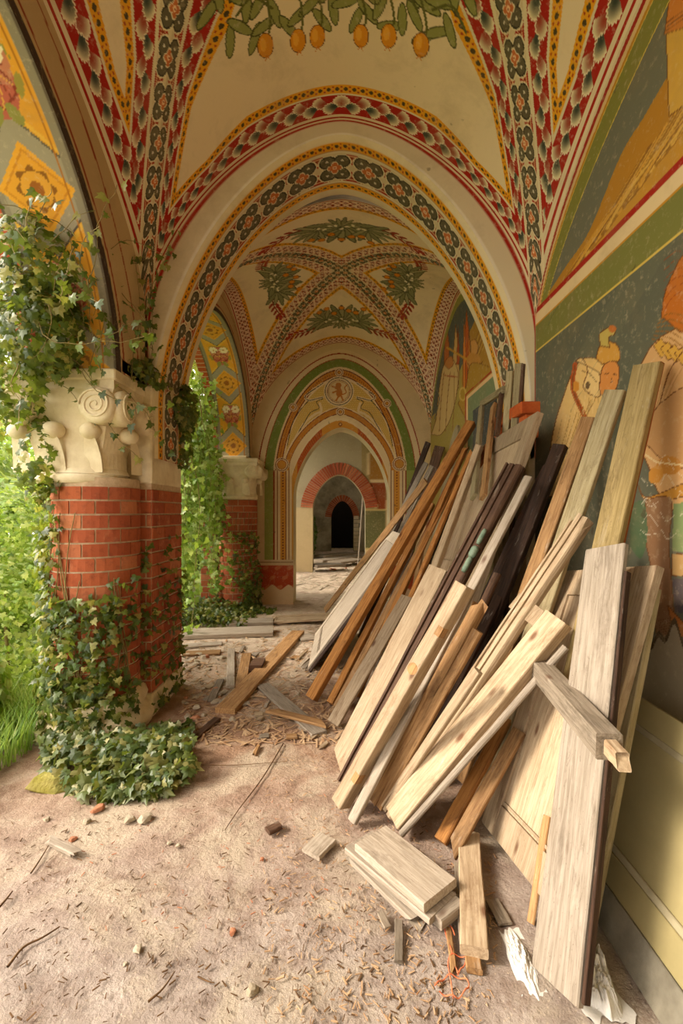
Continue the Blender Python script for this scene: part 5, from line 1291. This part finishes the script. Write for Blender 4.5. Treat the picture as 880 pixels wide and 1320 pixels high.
for x0, y0_, z0, L, dr in ((-1.43, 3.1, 2.4, 1.1, (.02, .02, 1)), (-1.43, 3.25, 2.4, .9, (.0, .05, 1)), (-1.42, 3.38, 2.45, .8, (.03, 0, 1)), (-1.39, 3.42, 2.5, .7, (.1, 0, 1))):
    s_ = strand((x0, y0_, z0), dr, L, .12); s_[:, 0] = np.maximum(s_[:, 0], -1.435); tb.append((s_, .003, .0015, 4)); add(s_[::1]+np.array([.015, 0, 0])+rng.normal(0, .02, s_.shape)*np.array([.3, 1, 1]), np.tile([1, -.5, .2], (len(s_), 1)))
for i in range(16):
    a = math.pi*(1.1+.85*i/16); s_ = np.array([(CCX+(CR+.012)*math.cos(a+.25*math.sin(z*3+i)), CCY+(CR+.012)*math.sin(a+.25*math.sin(z*3+i)), z) for z in np.linspace(0, rng.uniform(.8, 1.7), 24)]); tb.append((s_, .006, .003, 5))
ivy('ivy', 'dense ivy climbing over the near brick pillar and its capital', np.concatenate(Ps), np.concatenate(Ns), (.034, .068), 290, tb)
# ivy mound at the foot
Ps, Ns = [], []
for i in range(1500):
    px, py = rng.uniform(45, 245), rng.uniform(925, 1032)
    if py > 1032-(px-150)**2/260: continue
    p = on_floor(px, min(py+20, 1040)); 
    h = rng.uniform(.0, .16)*max(0, 1-abs(py-975)/70); Ps.append((p.x, p.y+.05, .02+h)); Ns.append((.1, -.6, .9))
ivy('ivy', 'low ivy mound spreading at the foot of the near pillar', np.array(Ps), np.array(Ns), (.04, .075), 290, None, M_ivy_lit)
# ivy on the second column and ground
Ps, Ns, tb = [], [], []
for a0, a1, z0, z1, n in ((math.pi*1.5, math.pi*1.95, .0, 1.2, 260), (math.pi*1.0, math.pi*1.3, 0, 2.0, 200), (math.pi*1.6, math.pi*2.1, 0, .6, 200)):
    a = rng.uniform(a0, a1, n); z = z0+(z1-z0)*rng.uniform(0, 1, n)**1.4; r = R2+rng.uniform(.01, .08, n)
    Ps.append(np.stack([CX2+r*np.cos(a), CY2+r*np.sin(a), z], 1)); Ns.append(np.stack([np.cos(a), np.sin(a), np.full(n, .3)], 1))
n = 2600; x = rng.uniform(-2.6, -1.0, n); y = rng.uniform(5.9, 7.0, n); keep = (x < -1.15-.5*rng.uniform(0, 1, n)) | (y > 6.7); x, y = x[keep], y[keep]; hz = rng.uniform(.01, .22, len(x))*np.clip((-1.0-x)*1.2, .15, 1)
Ps.append(np.stack([x, y, hz], 1)); Ns.append(np.tile([.1, -.6, .9], (len(x), 1)))
for i in range(6):
    s_ = np.array([(CX2+(R2+.012)*math.cos(5+.2*i+.2*math.sin(z*4)), CY2+(R2+.012)*math.sin(5+.2*i+.2*math.sin(z*4)), z) for z in np.linspace(0, 1.5, 20)]); tb.append((s_, .005, .003, 5))
ivy('ivy', 'ivy spreading over the ground and up the second column', np.concatenate(Ps), np.concatenate(Ns), (.045, .075), 0, tb)
# hanging curtain of ivy in the second arch
Ps, Ns, tb = [], [], []
for i in range(90):
    st = (rng.uniform(-2.5, -1.75), rng.uniform(5.4, 6.9), rng.uniform(2.2, 3.4)); s_ = strand(st, (0, 0, -1), rng.uniform(.8, 2.4), .12, .1, .07); tb.append((s_, .005, .003, 4))
    Ps.append(s_.repeat(2, 0)+rng.normal(0, .05, (len(s_)*2, 3))); Ns.append(np.tile([.4, -1, .2], (len(s_)*2, 1)))
P_, N_ = blob((-2.25, 6.4, 3.4), (.15, .8, .7), 900); Ps.append(P_); Ns.append(N_+np.array([.3, -.8, 0]))
P_, N_ = blob((-2.25, 4.9, 3.0), (.12, .5, .7), 300); Ps.append(P_); Ns.append(N_+np.array([.3, -.8, 0]))
ivy('ivy', 'sunlit curtain of ivy hanging in the second garden arch', np.concatenate(Ps), np.concatenate(Ns), (.06, .10), 0, tb, M_bush)
# garden shrubs
def shrub(name, label, blobs, n, size, mat=M_bush, group=None, cat='shrub', tv=None):
    tot = sum(b[1][0]*b[1][1]+b[1][0]*b[1][2] for b in blobs); Ps, Ns = [], []
    for c, r in blobs:
        k = int(n*(r[0]*r[1]+r[0]*r[2])/tot); P, Nn = blob(c, r, k); P[:, 2] = np.abs(P[:, 2]); Ps.append(P); Ns.append(Nn+np.array([.3, -.2, .4]))
    P = np.concatenate(Ps); c0 = P.mean(0); root = empty(name, (c0[0], c0[1], 0)); tag(root, label, cat, group); off = np.array([c0[0], c0[1], 0])
    tag(link('foliage', leaves_mesh('foliage', P-off, np.concatenate(Ns), size, *(tv or (SV, ST))), root, mat), kind='stuff')
    tb = [(strand((rng.uniform(-.2, .2), rng.uniform(-.2, .2), 0), (rng.uniform(-.4, .4), rng.uniform(-.4, .4), 1), blobs[0][1][2]*1.3, .2, 0, .1), .02, .008, 5) for _ in range(6)]
    st = link('stem', tubes_mesh('stem', tb), root, M_stem); st['kind'] = 'stuff'
shrub('shrub', 'bright leafy shrub just outside the near arch at the left edge', [((-3.0, 3.9, .5), (.7, .8, .7)), ((-3.3, 4.4, 1.1), (.6, .8, .7))], 9000, (.03, .06), tv=(LV, LT))
shrub('shrub', 'taller light green shrub behind the leftmost shrub', [((-4.6, 6.0, .9), (1.1, 1.2, 1.1)), ((-5.8, 6.4, 1.9), (1.2, 1.2, 1.0))], 11000, (.07, .14))
shrub('shrub', 'pale sunlit bush seen between the two brick pillars', [((-2.9, 7.4, .6), (.5, .7, .9)), ((-3.6, 8.6, .9), (.8, 1.0, 1.0))], 12000, (.05, .10))
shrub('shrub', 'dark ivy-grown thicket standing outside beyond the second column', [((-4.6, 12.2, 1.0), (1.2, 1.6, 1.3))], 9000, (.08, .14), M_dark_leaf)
shrub('tree', 'broad garden tree whose crown fills the light behind the thicket', [((-9.5, 12.0, 3.6), (2.6, 4.5, 2.8)), ((-9.5, 19.0, 4.6), (3.5, 5, 4.0))], 16000, (.12, .22), cat='tree')
shrub('fern', 'feathery bright fern clump by the left edge beside the near pillar', [((-2.55, 2.95, .3), (.3, .4, .35))], 2600, (.04, .09), M_grass, cat='fern')
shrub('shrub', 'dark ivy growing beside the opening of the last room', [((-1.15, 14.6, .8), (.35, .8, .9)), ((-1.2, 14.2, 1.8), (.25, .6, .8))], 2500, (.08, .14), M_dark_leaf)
# grass
n = 7000; x = rng.uniform(-3.4, -1.95, n); y = rng.uniform(1.9, 3.6, n); k = x < -1.55-(3.0-y)*.35; x, y = x[k], y[k]; m = len(x); h = rng.uniform(.08, .3, m); a = rng.uniform(0, 2*np.pi, m); w = .004
b = np.stack([x, y, np.zeros(m)], 1); d = np.stack([np.cos(a), np.sin(a), np.zeros(m)], 1); e2 = np.stack([-np.sin(a), np.cos(a), np.zeros(m)], 1); up_ = np.array([0, 0, 1.])
V = np.stack([b-e2*w, b+e2*w, b+up_*h[:, None]*.6+d*h[:, None]*.15+e2*w*.7, b+up_*h[:, None]*.6+d*h[:, None]*.15-e2*w*.7, b+up_*h[:, None]+d*h[:, None]*.5], 1).reshape(-1, 3)
i0 = (np.arange(m)*5)[:, None]; T3 = np.concatenate([i0+np.array([[0, 1, 2]]), i0+np.array([[0, 2, 3]]), i0+np.array([[3, 2, 4]])])
tag(link('grass', raw_mesh('grass', V, T3), None, M_grass), 'tufts of bright green grass outside the near pillar', 'grass', kind='stuff')
# mossy stones
for x, y, sx, sy, sz, k, lb in ((-1.58, 2.50, .20, .11, .07, 0, 'lower yellow mossy stone half buried in ivy at the pillar foot'), (-1.62, 2.74, .17, .10, .12, 2, 'upper rounded mossy stone behind the lower mossy stone')):
    me = rocks[k].copy(); me.materials.clear(); me.materials.append(M_moss); o = link('mossy_stone', me); o.location = (x, y, sz*.4); o.scale = (sx, sy, sz*1.6); tag(o, lb, 'stone')
